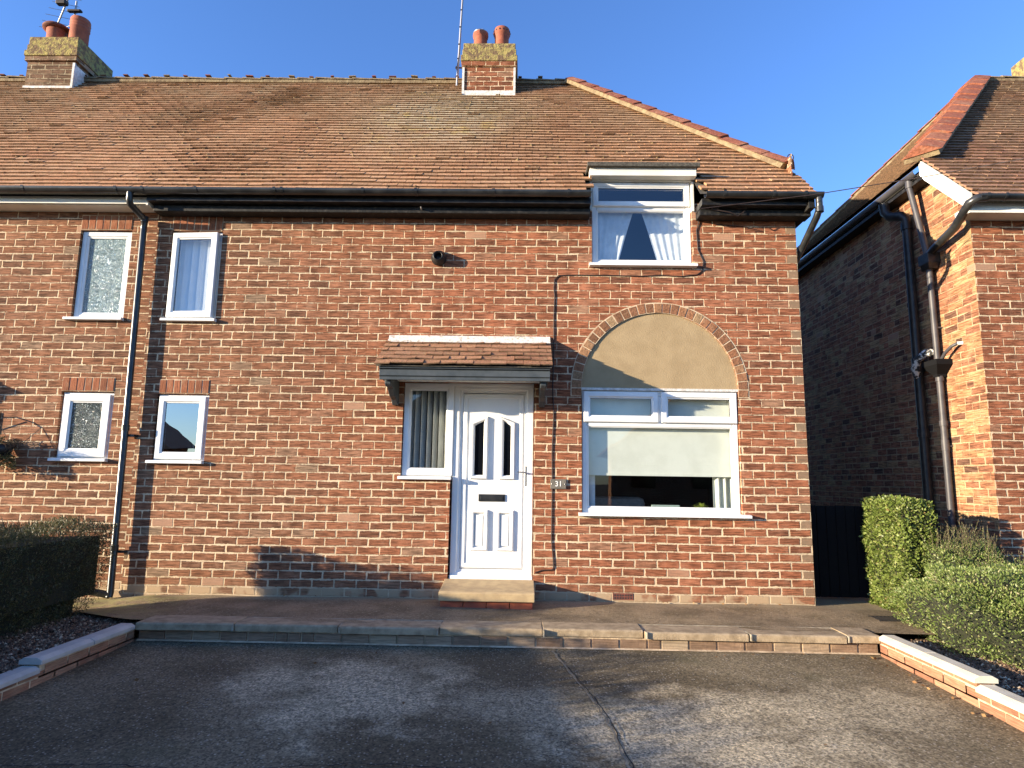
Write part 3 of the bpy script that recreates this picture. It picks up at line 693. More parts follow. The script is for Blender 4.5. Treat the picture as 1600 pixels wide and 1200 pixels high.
dN = shift_copy(door, (0,0,0), H); dN.location = Vector((-7.6,0,0)); dN['label'] = 'front door of the attached left half'
wN = window(-8.34+.752,-8.34+1.272,1.235,2.235,'sidelight beside the left half door'); g = MB(); pane(g,-7.5,-7.15,.05,1.3,2.18); g.build('glass_pane', M['glass'], wN)

# ---- door step
st = empty('door_step', (-.32,-.2,0), 'beige stone doorstep with red brick base below the white door', 'step')
g = MB(); x0, x1 = -.778, .140
g.prism([(x0,.05,.062),(x0,-.475,.062),(x0,-.478,.138),(x0,-.455,.150),(x0,-.30,.160),(x0,-.02,.196),(x0,.05,.198)], (x1-x0,0,0)); g.build('stone_tread', M['stone_step'], st, .006)
g = MB()
for i in range(4):
    a = -.765+i*.223; g.box(a, a+.217, -.435, .03, -.03, .058)
g.build('brick_base', M['quarry'], st, .003)

# ---- tiles
def tiles(name, O, U, S, Nn, ncrs, gauge, bounds, m_, parent, w=.165, skip=None, sag=None, lift=.025, th=.020, jit=.7):
    O, U, S, Nn = map(Vector, (O, U, S, Nn)); g = MB()
    for k in range(ncrs):
        s0 = k*gauge; a, b_ = bounds(s0); off = (k % 2)*.5 + rnd.uniform(-.04,.04)
        i = math.floor(a/w - off) ; 
        while (i+off)*w < b_:
            u0 = max(a, (i+off)*w+.002); u1 = min(b_, (i+1+off)*w-.002); i += 1
            if u1-u0 < .02: continue
            if skip and skip((u0+u1)/2, s0): continue
            dj = rnd.gauss(0,.0035)*jit; lj = lift + rnd.gauss(0,.0022)*jit + (rnd.random() < .02)*.008
            sg = sag((u0+u1)/2, s0) if sag else (0, 0)
            t0 = s0 + dj + sg[0]; t1 = s0 + gauge*1.22
            tw = rnd.gauss(0,.0015)*jit
            p = lambda u, s_, h_: O + U*u + S*s_ + Nn*(h_+sg[1])
            cm = .004
            vs = [p(u0,t0,lj+tw-th), p(u1,t0,lj-tw-th), p(u1,t1,-th), p(u0,t1,-th), p(u0,t0,lj+tw), p(u1,t0,lj-tw), p(u1,t1,0), p(u0,t1,0)]
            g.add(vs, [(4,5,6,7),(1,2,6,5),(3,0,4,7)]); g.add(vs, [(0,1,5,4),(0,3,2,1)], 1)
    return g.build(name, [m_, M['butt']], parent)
PH = R(47); cP, sP = math.cos(PH), math.sin(PH); TP = math.tan(PH)
EY, EZ = -.31, 4.272           # eaves line
RY, RZ = 2.79, 4.272+(2.79+.31)*TP
SLEN = (RY-EY)/cP; GA = .107; NC = int(SLEN/GA)
P1Y = .215; s1 = (P1Y-EY)/cP; XR = 3.10; XH = .72
def fb(s_):
    if s_ <= s1: return (-11.2, XR - .09*(s_/s1)**3)
    return (-11.2, 3.02 + (XH-3.02)*(s_-s1)/(SLEN-s1))
def fsag(u, s_):
    b_ = math.exp(-((u+4.1)/1.1)**2)*math.sin(s_*1.3)*.035
    t_ = .022*math.exp(-((u+3.6)/.5)**2)*math.sin(s_*2.2) - .02*math.exp(-((u+4.6)/.6)**2)*math.sin(s_*1.9)
    return (t_*1.2 + .006*math.sin(u*1.7+s_*.8), b_*.0 + .006*math.sin(u*2.3)*math.cos(s_*2))
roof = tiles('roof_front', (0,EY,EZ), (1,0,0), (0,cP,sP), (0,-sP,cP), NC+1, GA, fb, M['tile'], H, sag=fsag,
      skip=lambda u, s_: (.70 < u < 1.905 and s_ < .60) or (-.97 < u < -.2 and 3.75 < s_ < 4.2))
def zr(y): return EZ + (y-EY)*TP
g = MB(); o_ = -.035
g.poly([(-11.2,EY+.05,zr(EY+.05)+o_),(.72,EY+.05,zr(EY+.05)+o_),(.72,RY,RZ+o_),(-11.2,RY,RZ+o_)])
g.poly([(1.885,EY+.05,zr(EY+.05)+o_),(3.06,EY+.05,zr(EY+.05)+o_),(2.99,P1Y,zr(P1Y)+o_),(1.885,RY-.9,zr(RY-.9)-.3),(1.885,.8,zr(.8)+o_)])
g.poly([(.72,.35,zr(.35)+o_),(1.885,.35,zr(.35)+o_),(2.99,.35,zr(.35)+o_-.12),(XH,RY,RZ+o_)])
g.poly([(3.0,P1Y,zr(P1Y)+o_),(3.12,6.0,zr(P1Y)+o_),(XH,RY+.05,RZ+o_)])      # side slope
g.poly([(-11.2,RY,RZ+o_),(XH,RY,RZ+o_),(3.1,6.3,4.85),(-11.2,6.3,4.85)])
g.build('roof_deck', M['felt'], H)
# ridge and hip tiles
def ridge_run(name, A, B, n_, r_, parent, flat=1.0, m_=None, ang=False):
    A, B = Vector(A), Vector(B); t_ = (B-A).normalized(); sd_ = t_.cross(Vector((0,0,1))).normalized(); upn = sd_.cross(t_).normalized()
    if upn.z < 0: upn = -upn
    g = MB(); gb = MB(); L_ = (B-A).length/n_
    for i in range(n_):
        p = A + t_*(L_*i - .012); q = A + t_*(L_*(i+1)+.018); dz = rnd.gauss(0,.004)
        def sec(c_, k, lft):
            return [c_ + sd_*(r_*k*math.cos(a)) + upn*(r_*k*flat*math.sin(a)*1.0 + lft + dz) for a in (0, .5, 1.05, 1.57, 2.09, 2.64, math.pi)] if not ang else [c_ + sd_*(r_*k*q_) + upn*(r_*k*flat*(1-abs(q_)**1.15) + lft + dz) for q_ in (1, .66, .33, 0, -.33, -.66, -1)]
        a_ = sec(p, 1.03, .012); b2 = sec(q, .96, 0); n7 = 7
        g.add(a_ + b2, [[j, j+1, n7+j+1, n7+j] for j in range(6)] + [list(range(7))[::-1]] + [list(range(7, 14))])
    gb.prism([A+sd_*(r_*.86)-upn*.05, A+sd_*(r_*.84)+upn*.003, A+upn*(r_*flat*.82), A-sd_*(r_*.90)+upn*.003, A-sd_*(r_*.93)-upn*.05], B-A)
    o = g.build(name, m_ or M['ridge'], parent); gb.build('mortar_bed', M['bed'], parent); return o
RTL = ridge_run('ridge_tiles', (-11.2,RY,RZ+.01), (XH+.05,RY,RZ+.01), 40, .095, H, .62, M['bed'])
ridge_run('hip_tiles', (3.03,P1Y-.03,zr(P1Y-.03)+.03), (XH,RY-.04,RZ+.02), 13, .135, H, .60, None, True)
for i in range(16):
    pass
g = MB()
for i in range(34):
    x = -11+.34*i+rnd.uniform(-.03,.03)
    if x < .6:
        g = MB(); g.obox((x, RY-.03, RZ+.080+rnd.gauss(0,.006)), (rnd.uniform(.02,.06),0,rnd.gauss(0,.002)), (0,.05,0), (0,0,.007)); g.build('ridge_collar', M['terracotta_dark'] if i % 3 else M['bed'], RTL)
# moss clumps on the tiles
g = MB()
for i in range(750):
    u = rnd.uniform(-9,2.6); k = rnd.randrange(1,NC); s_ = k*GA + rnd.uniform(-.012,.0)
    if not (fb(s_)[0] < u < fb(s_)[1]-.05) or (.7 < u < 1.9 and s_ < .7): continue
    c_ = Vector((u, EY+s_*cP, EZ+s_*sP)) + Vector((0,-sP,cP))*.012; r_ = rnd.uniform(.007,.022)
    vs = [c_ + Vector((rnd.uniform(.7,1.3)*r_*x*rnd.choice((1,1.6)), r_*y*rnd.uniform(.7,1.2), r_*z*rnd.uniform(.5,1))) for x, y, z in ((1,0,0),(0,1,0),(-1,0,0),(0,-1,0),(0,0,1),(0,0,-1))]
    g.add(vs, [(0,1,4),(1,2,4),(2,3,4),(3,0,4),(1,0,5),(2,1,5),(3,2,5),(0,3,5)])
M['mossclump'] = noisy('moss_clump', (.26,.19,.09), (.07,.05,.03), 30, 1)
tag(g.build('moss', M['mossclump'], H), kind='stuff')
# verge side board at the right end + scroll iron
g = MB(); g.prism([(3.02,EY+.03,zr(EY+.03)-.03),(3.02,P1Y+.02,zr(P1Y+.02)-.03),(3.02,P1Y+.02,4.30),(3.02,EY+.03,4.16)], (.03,0,0)); g.build('verge_board', M['blackwood'], H)
g = MB(); pts = [(3.04,.20,4.84),(3.04,.20,4.92)]
pts += [(3.075+.035*math.cos(a), .20, 4.965+.035*math.sin(a)) for a in [math.pi*(1.0-.16*i) for i in range(11)]]
g.tube(pts, .006, 6); g.build('hip_iron', M['iron'], H)

# ---- chimneys
def stack(x0, x1, y0, d, zb, zsh, ztop, brick, label):
    g = MB(); g.box(x0, x1, y0, y0+d, zb, zsh); ch = g.build('chimney', brick, H); ch['label'] = label
    g = MB(); k = .032; g.box(x0-k, x1+k, y0-k, y0+d+k, zsh, zsh+.075); g.build('corbel_course', brick, ch, .003)
    g = MB(); z = zsh+.078; k2 = .04
    hs = [(.0, .10, .045), (.10, .21, .025), (.21, ztop-z, .012)]
    for a, b_, kk in hs: g.box(x0-kk, x1+kk, y0-kk, y0+d+kk, z+a+.002, z+b_)
    cr = g.build('chimney_crown', M['crown'], ch, .008); return ch
c1 = stack(-.985,-.190,2.36,.62,6.6,7.60,8.00,M['chimney'],'narrow red chimney stack with mossy crown, above the front door')
g = MB(); g.prism([(-.995,2.345,7.10),(-.995,2.345,7.19),(-.99,2.352,7.192),(-.99,2.352,7.09)], (.815,0,0)); g.box(-1.003,-.97,2.342,2.36,7.10,7.58); g.box(-.205,-.172,2.342,2.36,7.10,7.58)
g.prism([(-1.0,2.35,7.10),(-1.0,3.0,7.75),(-1.0,3.0,7.5),(-1.0,2.35,7.0)],(-.006,0,0)); g.build('flashing', M['whitelead'], c1)
def pot(ch, prof, c_, m_, label):
    g = MB(); g.lathe(prof + [(prof[-1][0]-.02, prof[-1][1]), (prof[-1][0]-.025, prof[-1][1]-.15)], c_, 28); o = g.build('chimney_pot', m_, ch); o['label'] = label; return o
p1 = pot(c1, [(.105,-.06),(.110,.2),(.106,.29),(.122,.32),(.127,.35),(.122,.385)], (-.755,2.66,8.0), M['terracotta'], 'short pot with wire guard'); 
g = MB()
for k in range(8):
    a = math.pi*k/8
    g.tube([(-.755+.10*math.cos(t_)*math.cos(a), 2.66+.10*math.cos(t_)*math.sin(a), 8.385+.085*math.sin(t_)) for t_ in [math.pi*j/8 for j in range(9)]], .0022, 4, caps=False)
g.tube([(-.755+.12*math.cos(a), 2.66+.12*math.sin(a), 8.388) for a in [2*math.pi*j/20 for j in range(21)]], .007, 6, caps=False)
g.build('wire_guard', M['galv'], c1)
p2 = pot(c1, [(.112,-.06),(.114,.31),(.124,.34),(.136,.37),(.138,.41),(.122,.46),(.09,.485)], (-.41,2.66,8.0), M['terracotta'], 'taller pot with ring of holes')
for k in range(14):
    a = 2*math.pi*k/14; g = MB(); g.obox((-.41+.136*math.cos(a), 2.66+.136*math.sin(a), 8.395), (.010*math.sin(a),-.010*math.cos(a),0), (.006*math.cos(a),.006*math.sin(a),0), (0,0,.012)); g.build('vent_hole', M['gasket'], c1)
c2 = stack(-8.03,-7.25,2.50,.85,6.8,7.76,8.19,M['chimney_dark'],'broad brown chimney stack with mossy crown, far left')
p3 = pot(c2, [(.145,-.08),(.140,.30),(.150,.315),(.150,.34),(.150,.365),(.195,.37),(.205,.39),(.195,.42),(.14,.435)], (-7.90,2.85,8.19), M['terracotta'], 'pot with wide dark cap')
p4 = pot(c2, [(.145,-.12),(.140,.38),(.15,.395),(.142,.41),(.142,.435),(.15,.445),(.142,.46),(.142,.485),(.152,.495),(.145,.51),(.148,.55),(.14,.57)], (-7.52,2.85,8.19), M['terracotta'], 'tall ribbed pot')
g = MB(); g.lathe([(.152,.36),(.208,.37),(.212,.398),(.19,.42)], (-7.90,2.85,8.19), 28); g.build('pot_cap', M['terracotta_dark'], c2)
g = MB(); g.prism([(-7.245,2.50,7.25),(-7.245,2.47,7.30),(-7.245,2.50,7.70),(-7.245,3.1,7.70)],(.008,0,0)); g.prism([(-8.05,2.488,7.24),(-8.05,2.488,7.33),(-8.05,2.495,7.33),(-8.05,2.495,7.24)], (.81,0,0)); g.box(-7.27,-7.235,2.47,2.498,7.26,7.72); g.build('flashing', M['whitelead'], c2)

# ---- eaves: fascia, box trim, gutters
def gutter(parent, x0, x1, y, z, r_=.052, axis='x', m_=None):
    prof = [(-r_,0.005)] + [(r_*math.cos(a), r_*math.sin(a)) for a in [math.pi*(1+i/10) for i in range(11)]] + [(r_,.005),(r_-.004,.005)] + [((r_-.004)*math.cos(a), (r_-.004)*math.sin(a)) for a in [math.pi*(2-i/10) for i in range(11)]] + [(-r_+.004,.005)]
    g = MB()
    if axis == 'x': g.prism([(x0, y+a, z+b_) for a, b_ in prof], (x1-x0,0,0))
    else: g.prism([(y+a, x0, z+b_) for a, b_ in prof], (0,x1-x0,0))
    return g.build('gutter', m_ or M['blackp'], parent)
GY, GZ = -.335, 4.262
gu = gutter(H, -11.2, .70, GY, GZ); gu2 = gutter(H, 1.92, 3.155, GY, GZ)
def gbr(parent, x, y=GY, z=GZ, r_=.056, wd=.03):
    g = MB(); pts = [(r_*math.cos(a), r_*math.sin(a)) for a in [math.pi*(1+i/8) for i in range(9)]]; pr = [(-r_,.012)] + pts + [(r_,.012)] + [(a*.9, b_*.9) for a, b_ in pts[::-1]]
    g.prism([(x, y+a, z+b_) for a, b_ in pr], (wd,0,0)); return g.build('gutter_bracket', M['blackp'], parent)
b0 = gbr(gu, -9.2)
for x in (-8.3,-7.4,-6.5,-5.43,-4.42,-4.13,-3.55,-2.7,-2.62,-1.75,-1.18,-.35,.45): kcopy(b0, (x+9.2,0,0), gu)
for x in (2.1,2.62,2.95): kcopy(b0, (x+9.2,0,0), gu2)
g = MB(); g.box(-4.12,.710,-.268,-.003,4.165,4.232); g.box(1.9,3.04,-.268,-.003,4.165,4.232); g.build('fascia_board', M['black'], H)
g = MB(); g.box(-4.10,.715,-.165,-.003,4.088,4.16); g.box(1.9,3.105,-.165,-.003,4.088,4.16); g.box(3.0,3.09,-.16,.2,4.09,4.16); g.box(3.02,3.09,-.30,-.166,4.12,4.25)
g.build('soffit_box', M['blackwood'], H, .008)
g = MB(); g.box(-11.2,-4.145,-.215,-.196,4.150,4.225); g.box(-11.2,-4.145,-.196,-.003,4.136,4.150); g.box(-11.2,-4.145,-.225,-.214,4.142,4.192); g.box(-4.146,-4.125,-.225,-.003,4.13,4.24)
tag(g.build('fascia_board', M['fascia'], H, .002), 'cream fascia of the attached left half')
g = MB(); g.box(-11.2,-4.145,-.19,-.003,4.152,4.26); g.build('fascia_backing', M['blackwood'], H)

# downpipes
g = MB(); g.tube([(-4.265,-.335,4.23),(-4.265,-.335,4.13),(-4.262,-.32,4.10),(-4.235,-.12,4.03),(-4.232,-.085,4.00),(-4.232,-.085,3.9),(-4.182,-.085,.02),(-4.182,-.10,-.03)], .034, 14)
for z_ in (4.02,1.70,.46): g.tube([(-4.232+(4.0-z_)/4*.05,-.085,z_-.03),(-4.232+(4.0-z_)/4*.05,-.085,z_+.03)], .041, 14)
for z_ in (1.62,.42):
    xx = -4.232+(4.0-z_)/4*.05; g.box(xx+.03, xx+.09, -.07,-.001, z_-.012, z_+.012); g.box(xx-.045,xx+.045,-.048,-.04,z_-.014,z_+.014)
dp = g.build('downpipe', M['blackp'], H); dp['label'] = 'black downpipe between the two house halves'
g = MB(); g.tube([(-4.18,-.09,-.01),(-4.26,-.11,.01),(-4.36,-.13,.03),(-4.40,-.14,.06)], .036, 12); g.build('drain_branch', M['black'], H)
g = MB(); g.tube([(3.115,-.335,4.225),(3.115,-.335,4.10),(3.10,-.29,4.02),(3.035,.30,3.58),(3.035,.34,3.5),(3.035,.34,0)], .036, 12); g.tube([(3.115,-.335,4.06),(3.115,-.335,4.12)], .043, 12); g.build('downpipe', M['blackp'], H)['label'] = 'short black downpipe turning round the right corner'

# ---- canopy
def canopy(dx):
    cn = MB(); pts = [(-1.43+dx,-.52,2.185),(-1.43+dx,-.52,2.215),(-1.43+dx,-.535,2.225),(-1.43+dx,-.535,2.285),(-1.43+dx,-.56,2.295),(-1.43+dx,-.56,2.318),(-1.43+dx,-.50,2.318),(-1.43+dx,-.50,2.185)]
    cn.prism(pts, (1.70,0,0)); cn = cn.build('canopy', M['slate'], H, .002)
    g = MB(); g.box(-1.42+dx,.262+dx,-.50,-.002,2.243,2.262); g.build('canopy_soffit', M['upvc'], cn)
    for xa in (-1.425, .238):
        g = MB(); g.prism([(xa+dx,-.495,2.2),(xa+dx,-.002,2.2),(xa+dx,-.002,2.68),(xa+dx,-.495,2.315)], (.022,0,0)); g.build('canopy_cheek', M['slate'], cn)
    for xx in (-1.385, .175):
        g = MB(); pr = [(-.48,2.24),(-.47,2.15),(-.43,2.125),(-.40,2.135),(-.33,2.12),(-.22,2.055),(-.12,2.03),(-.06,1.985),(-.003,1.98),(-.003,2.24)]
        g.prism([(xx+dx,a,b_) for a, b_ in pr], (.06,0,0)); g.build('bracket', M['slate'], cn, .006)
    ca = math.atan2(2.70-2.335, .575)
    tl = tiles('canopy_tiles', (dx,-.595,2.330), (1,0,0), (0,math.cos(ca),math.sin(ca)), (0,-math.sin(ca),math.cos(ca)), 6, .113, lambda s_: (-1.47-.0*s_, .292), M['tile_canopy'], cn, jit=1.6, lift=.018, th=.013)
    g = MB(); o1 = -.02
    g.poly([(-1.46+dx,-.58,2.33+o1),(.285+dx,-.58,2.33+o1),(.285+dx,0,2.70+o1),(-1.46+dx,0,2.70+o1)]); g.build('canopy_deck', M['felt'], cn)
    g = MB(); vs = []; nn = 60
    for i in range(nn+1):
        x = -1.455+dx+1.745*i/nn; j = rnd.gauss(0,.002); vs += [(x,-.115+rnd.gauss(0,.004),2.658), (x,-.045,2.712+j), (x,-.012,2.748+rnd.gauss(0,.003)), (x,-.001,2.755)]
    g.add(vs, [[4*i+k, 4*i+4+k, 4*i+5+k, 4*i+1+k] for i in range(nn) for k in range(3)], 0, True); g.build('canopy_flashing', M['whitepaint'], cn)
    return cn
cn1 = canopy(0); cn1['label'] = 'tiled canopy with grey brackets over the white door'
cn2 = canopy(-7.17); cn2['label'] = 'tiled canopy of the attached left half'

# flue cowl, hook, air brick
g = MB(); Mx = Matrix.Rotation(R(90), 3, 'X')
g.lathe([(.085,0),(.085,.03),(.075,.055),(.066,.07),(.052,.11),(.044,.11),(.040,.03),(.0,.03)], (-.945,0,3.628), 24, M=Mx); g.build('flue_cowl', M['black'], H)
g = MB(); g.tube([(-1.13,-.167,4.128),(-1.13,-.21,4.125),(-1.13,-.215,4.14)], .008, 8); g.build('eaves_hook', M['galv'], H)
g = MB(); g.box(.945,1.155,-.006,.02,.020,.086); ab_ = g.build('air_brick', M['terracotta_dark'], H, .002)
g = MB()
for i in range(7):
    for j in range(2): g.box(.962+i*.027,.976+i*.027,-.008,-.004,.031+j*.027,.046+j*.027)
g.build('air_hole', M['gasket'], ab_)
# cables on the wall
g = MB(); g.tube([(1.90,-.02,4.15),(1.93,-.012,4.07),(1.905,-.008,3.98),(1.915,-.008,3.75),(1.97,-.008,3.62),(1.96,-.008,3.52),(1.90,-.008,3.470),(1.72,-.008,3.448),(1.5,-.008,3.458),(1.27,-.008,3.445),(.95,-.008,3.452),(.62,-.008,3.452),(.38,-.008,3.445),(.335,-.008,3.40),(.327,-.008,3.3),(.338,-.008,3.22),(.330,-.008,3.0),(.332,-.008,2.6),(.322,-.008,2.2),(.333,-.008,1.9),(.318,-.008,1.5),(.322,-.008,1.22),(.320,-.008,.9),(.318,-.008,.6),(.335,-.008,.42),(.340,-.008,.33),(.325,-.008,.305),(.22,-.008,.30),(.15,-.008,.275)], .0055, 6)
g.build('wall_cable', M['cable'], H)
g = MB(); g.tube([(2.12,-.01,4.05),(2.28,-.012,4.035),(2.42,-.014,4.028),(2.52,-.05,4.0),(2.46,-.04,3.99)], .005, 6); g.tube([(1.97,-.17,4.16),(2.1,-.2,4.13),(2.22,-.2,4.11),(2.3,-.19,4.07),(2.36,-.19,4.11),(2.4,-.18,4.16)], .006, 6)
g.box(2.02,2.10,-.2,-.165,4.15,4.165); g.box(2.30,2.40,-.2,-.168,4.155,4.175); g.build('service_cable', M['cable'], H)
g = MB(); P0, P1_ = Vector((1.93,-.35,4.10)), Vector((9.8,-4.3,5.1))
def bpt(x, y, Y0):
    a = (x-800)/f; b_ = (y-600)/f; c_, s_ = math.cos(RO), math.sin(RO); u = c_*a+s_*b_; v = -s_*a+c_*b_
    yy = cp+sp_*v; z = sp_-cp*v; X = cy*u+sy*yy; Y = -sy*u+cy*yy; k = (Y0+D)/Y; return Vector((X*k, Y0, CZ+z*k))
g.tube([bpt(1095,326,-.36), bpt(1272,304,-.44), bpt(1440,277,-.8), bpt(1600,248,-1.3), bpt(2200,120,-3.5)], .0045, 6)
tag(g.build('telephone_wire', M['cable']), 'thin black overhead wire running from the eaves past the right-hand roof', 'wire')

# number plate
np_ = MB(); np_.box(.303,.467,-.020,-.003,1.128,1.228); np_ = np_.build('house_number_plate', noisy('slate_sign', (.13,.115,.09), (.17,.155,.125), 9, .7), None, .003)
tag(np_, 'small grey slate plate numbered 31 right of the door', 'house number')
tc = bpy.data.curves.new('number', 'FONT'); tc.body = '31'; tc.size = .078; tc.extrude = .0008; tc.offset = .0008; tc.align_x = 'CENTER'; tc.align_y = 'CENTER'
to = bpy.data.objects.new('number', tc); C.objects.link(to); bpy.context.view_layer.update()
me = bpy.data.meshes.new_from_object(to.evaluated_get(bpy.context.evaluated_depsgraph_get())); bpy.data.objects.remove(to)
tm = bpy.data.objects.new('number', me); C.objects.link(tm); me.materials.clear(); me.materials.append(mat('white_lettering', .6, col=(.78,.77,.72))[0])
tm.rotation_euler = (R(90),0,0); tm.location = (.388,-.0215,1.178); tm.parent = np_
g = MB()
for xx in (.316,.454): g.lathe([(.0,.002),(.005,.001),(.006,-.001)], (xx,-.0215,1.178), 10, M=Matrix.Rotation(R(90),3,'X'))
g.build('screw', M['metal'], np_)

# ---- things seen through the windows
def slats(name, x0, x1, z0, z1, y, n_, ang, m_, label):
    g = MB(); w = (x1-x0)/n_
    for i in range(n_):
        c_ = x0+w*(i+.5); a = R(ang+rnd.gauss(0,4)); hw = w*.56
        g.obox((c_, y, (z0+z1)/2), (hw*math.cos(a), hw*math.sin(a), 0), (-.0006*math.sin(a), .0006*math.cos(a), 0), (0,0,(z1-z0)/2))
    return tag(g.build(name, m_), label, 'window blind')
slats('vertical_blind', -3.93,-3.42,2.95,3.9,.115,6,10,M['slatblue'],'pale blue vertical blind behind the upper open casement')
slats('vertical_blind', -1.24,-.78,1.27,2.2,.15,7,48,M['slat'],'beige vertical slats behind the sidelight next to the door')
g = MB(); g.box(.66,2.262,.118,.1195,1.30,2.19); g.box(.66,2.262,.112,.124,1.276,1.302)
tag(g.build('roller_blind', M['blindw']), 'cream roller blind half lowered in the arched window', 'window blind')
def drape(name, fn0, fn1, z0, z1, y, label, m_=None, folds=5, amp=.018, cat='curtain'):
    g = MB(); nu, nv = 40, 16; vs = []
    for j in range(nv+1):
        z = z1+(z0-z1)*j/nv; t_ = j/nv; a, b_ = fn0(t_), fn1(t_)
        for i in range(nu+1):
            s_ = i/nu; vs.append((a+(b_-a)*s_, y+amp*math.sin(s_*folds*6.28+.4*math.sin(t_*3)), z))
    g.add(vs, [[j*(nu+1)+i, j*(nu+1)+i+1, (j+1)*(nu+1)+i+1, (j+1)*(nu+1)+i] for j in range(nv) for i in range(nu)], 0, True)
    return tag(g.build(name, m_ or M['sheer']), label, cat)
drape('net_curtain', lambda t_: .80, lambda t_: 1.235-.01*t_-.18*t_**.9, 3.60, 4.25, .12, 'left sheer curtain drawn back in the upper eaves window', folds=5, amp=.005)
drape('net_curtain', lambda t_: 1.315+.01*t_+.18*t_**.9, lambda t_: 1.82, 3.60, 4.25, .12, 'right sheer curtain drawn back in the upper eaves window', folds=5, amp=.005)
drape('curtain', lambda t_: 2.05, lambda t_: 2.27, .9, 2.15, .17, 'cream curtain bunched at the right of the arched window', M['blindw'], 3, .03)
drape('curtain', lambda t_: .66, lambda t_: .79, .9, 2.15, .17, 'pale curtain at the left edge of the arched window', M['sheer'], 1, .008)
g = MB()
sf = empty('armchair', (1.1,1.0,0), 'beige armchair back seen low inside the arched window', 'armchair')
g.box(.74,1.42,.62,.86,.25,1.04); g.build('backrest', M['fabric'], sf, .07)
g = MB(); g.box(.74,1.42,.84,1.5,.2,.5); g.build('seat', M['fabric'], sf, .05)
g = MB(); g.box(.70,.88,.7,1.5,.2,.68); g.box(1.30,1.46,.7,1.5,.2,.68); g.build('armrest', M['fabric'], sf, .05)
tl_ = tag(MB(), None) if False else None
g = MB(); g.box(.64,2.29,.10,.36,.890,.905); g.build('window_board', M['upvc'], H)
g = MB(); g.box(1.40,1.70,.20,.23,.905,.972); tag(g.build('picture_frame', noisy('pale_green_card', (.36,.44,.38), (.28,.36,.31), 60), None, .003), 'pale green flat frame lying low on the inner sill', 'picture frame')
fn = empty('potted_fern', (1.94,.22,.905), 'small yellow-green fern in a white pot on the inner sill', 'houseplant')
g = MB(); g.lathe([(.0,0),(.032,0),(.042,.035),(.036,.035)], (1.94,.22,.905), 16); g.build('pot', M['upvc'], fn)
g = MB()
for k in range(34):
    a = rnd.uniform(0,6.28); el = rnd.uniform(.5,1.4); l_ = rnd.uniform(.08,.15); pr = Vector((1.94,.22,.935))
    for j in range(9):
        t_ = j/8; d0 = Vector((math.cos(a)*math.cos(el), math.sin(a)*math.cos(el), math.sin(el)-t_*1.1)); q = pr + d0*(l_/8)
        sd_ = d0.cross(Vector((0,0,1))).normalized()*.016*(1-t_*.6)
        g.add([pr-sd_, pr+sd_, q], [(0,1,2)]); pr = q
g.build('frond', M['leaf_fern'], fn)
g = MB(); g.tube([(-3.60,.2,1.42),(-3.60,.2,1.50),(-3.59,.17,1.55),(-3.58,.15,1.54)], .010, 8); g.box(-3.92,-3.40,.13,.5,1.37,1.39)
tag(g.build('bathroom_tap', M['upvc']), 'white tap spout behind the small clear lower window', 'tap')

# hanging basket at the left edge
hb = empty('hanging_basket', (-5.62,0,1.72), 'dark hanging basket of trailing twigs at the left edge', 'hanging basket')
g = MB(); g.tube([(-5.64,-.01,1.62),(-5.64,-.01,1.85)], .008, 6); g.tube([(-5.64,-.01,1.80),(-5.60,-.06,1.83),(-5.55,-.12,1.80),(-5.53,-.15,1.76)], .007, 6); g.tube([(-5.64,-.01,1.66),(-5.58,-.10,1.80)], .006, 6); g.build('bracket', M['iron'], hb)
g = MB(); g.lathe([(.0,-.17),(.08,-.15),(.12,-.08),(.14,0),(.13,.0)], (-5.48,-.16,1.50), 20); g.build('basket', M['black'], hb)
g = MB()
for k in range(3):
    a = 2.09*k; g.tube([(-5.48+.12*math.cos(a),-.16+.12*math.sin(a),1.5),(-5.53,-.15,1.77)], .002, 4)
g.build('chain', M['iron'], hb)
g = MB()
for k in range(190):
    a = rnd.uniform(0,6.28); pr = Vector((-5.48+.10*math.cos(a), -.16+.10*math.sin(a), 1.50+rnd.uniform(0,.05))); d0 = Vector((math.cos(a)*.8, math.sin(a)*.8, rnd.uniform(.0,1)))
    pts = [pr.copy()]
    for j in range(5): d0 += Vector((rnd.gauss(0,.3), rnd.gauss(0,.3), -.28)); pr = pr + d0.normalized()*rnd.uniform(.015,.035); pts.append(pr.copy())
    g.tube(pts, .0018, 3, caps=False)
g.build('trailing_plant', M['twig'], hb); g = MB()
for k in range(2600):
    a = rnd.uniform(0,6.28); r_ = .20*rnd.random()**.5; c_ = Vector((-5.50+r_*math.cos(a), -.16+r_*math.sin(a)*.6, 1.58-1.4*r_+rnd.gauss(0,.035))); leaf(g, c_, Vector((rnd.gauss(0,1), rnd.gauss(0,1), rnd.gauss(0,.8))), rnd.uniform(.014,.034), .5)
g.build('foliage', M['leaf_dark'], hb)

# ---- TV aerials
ae = empty('television_aerial', (-1.09,2.33,7.4), 'thin leaning metal aerial mast left of the middle chimney', 'aerial')
g = MB(); g.tube([(-1.090,2.40,7.30),(-1.010,2.40,9.6)], .017, 10); g.build('mast', M['galv'], ae)
g = MB(); g.tube([(-1.12,2.40,7.61),(-.985,2.40,7.61)], .012, 8); g.tube([(-1.10,2.375,7.61),(-1.10,2.43,7.61)], .016, 8)
for z_ in (7.45,7.75,8.0,8.3,8.6): g.box(-1.11+(z_-7.3)*.035,-1.085+(z_-7.3)*.035,2.375,2.39,z_,z_+.014)
g.build('bracket', M['iron'], ae)
g = MB(); g.tube([(-1.07,2.38,7.3),(-1.095,2.38,7.6),(-1.06,2.38,7.9),(-1.04,2.38,8.6),(-1.015,2.38,9.4)], .005, 6); g.build('lead', M['cable'], ae)
ae2 = empty('television_aerial', (-7.42,2.85,8.2), 'branched television aerial above the left chimney pots', 'aerial')
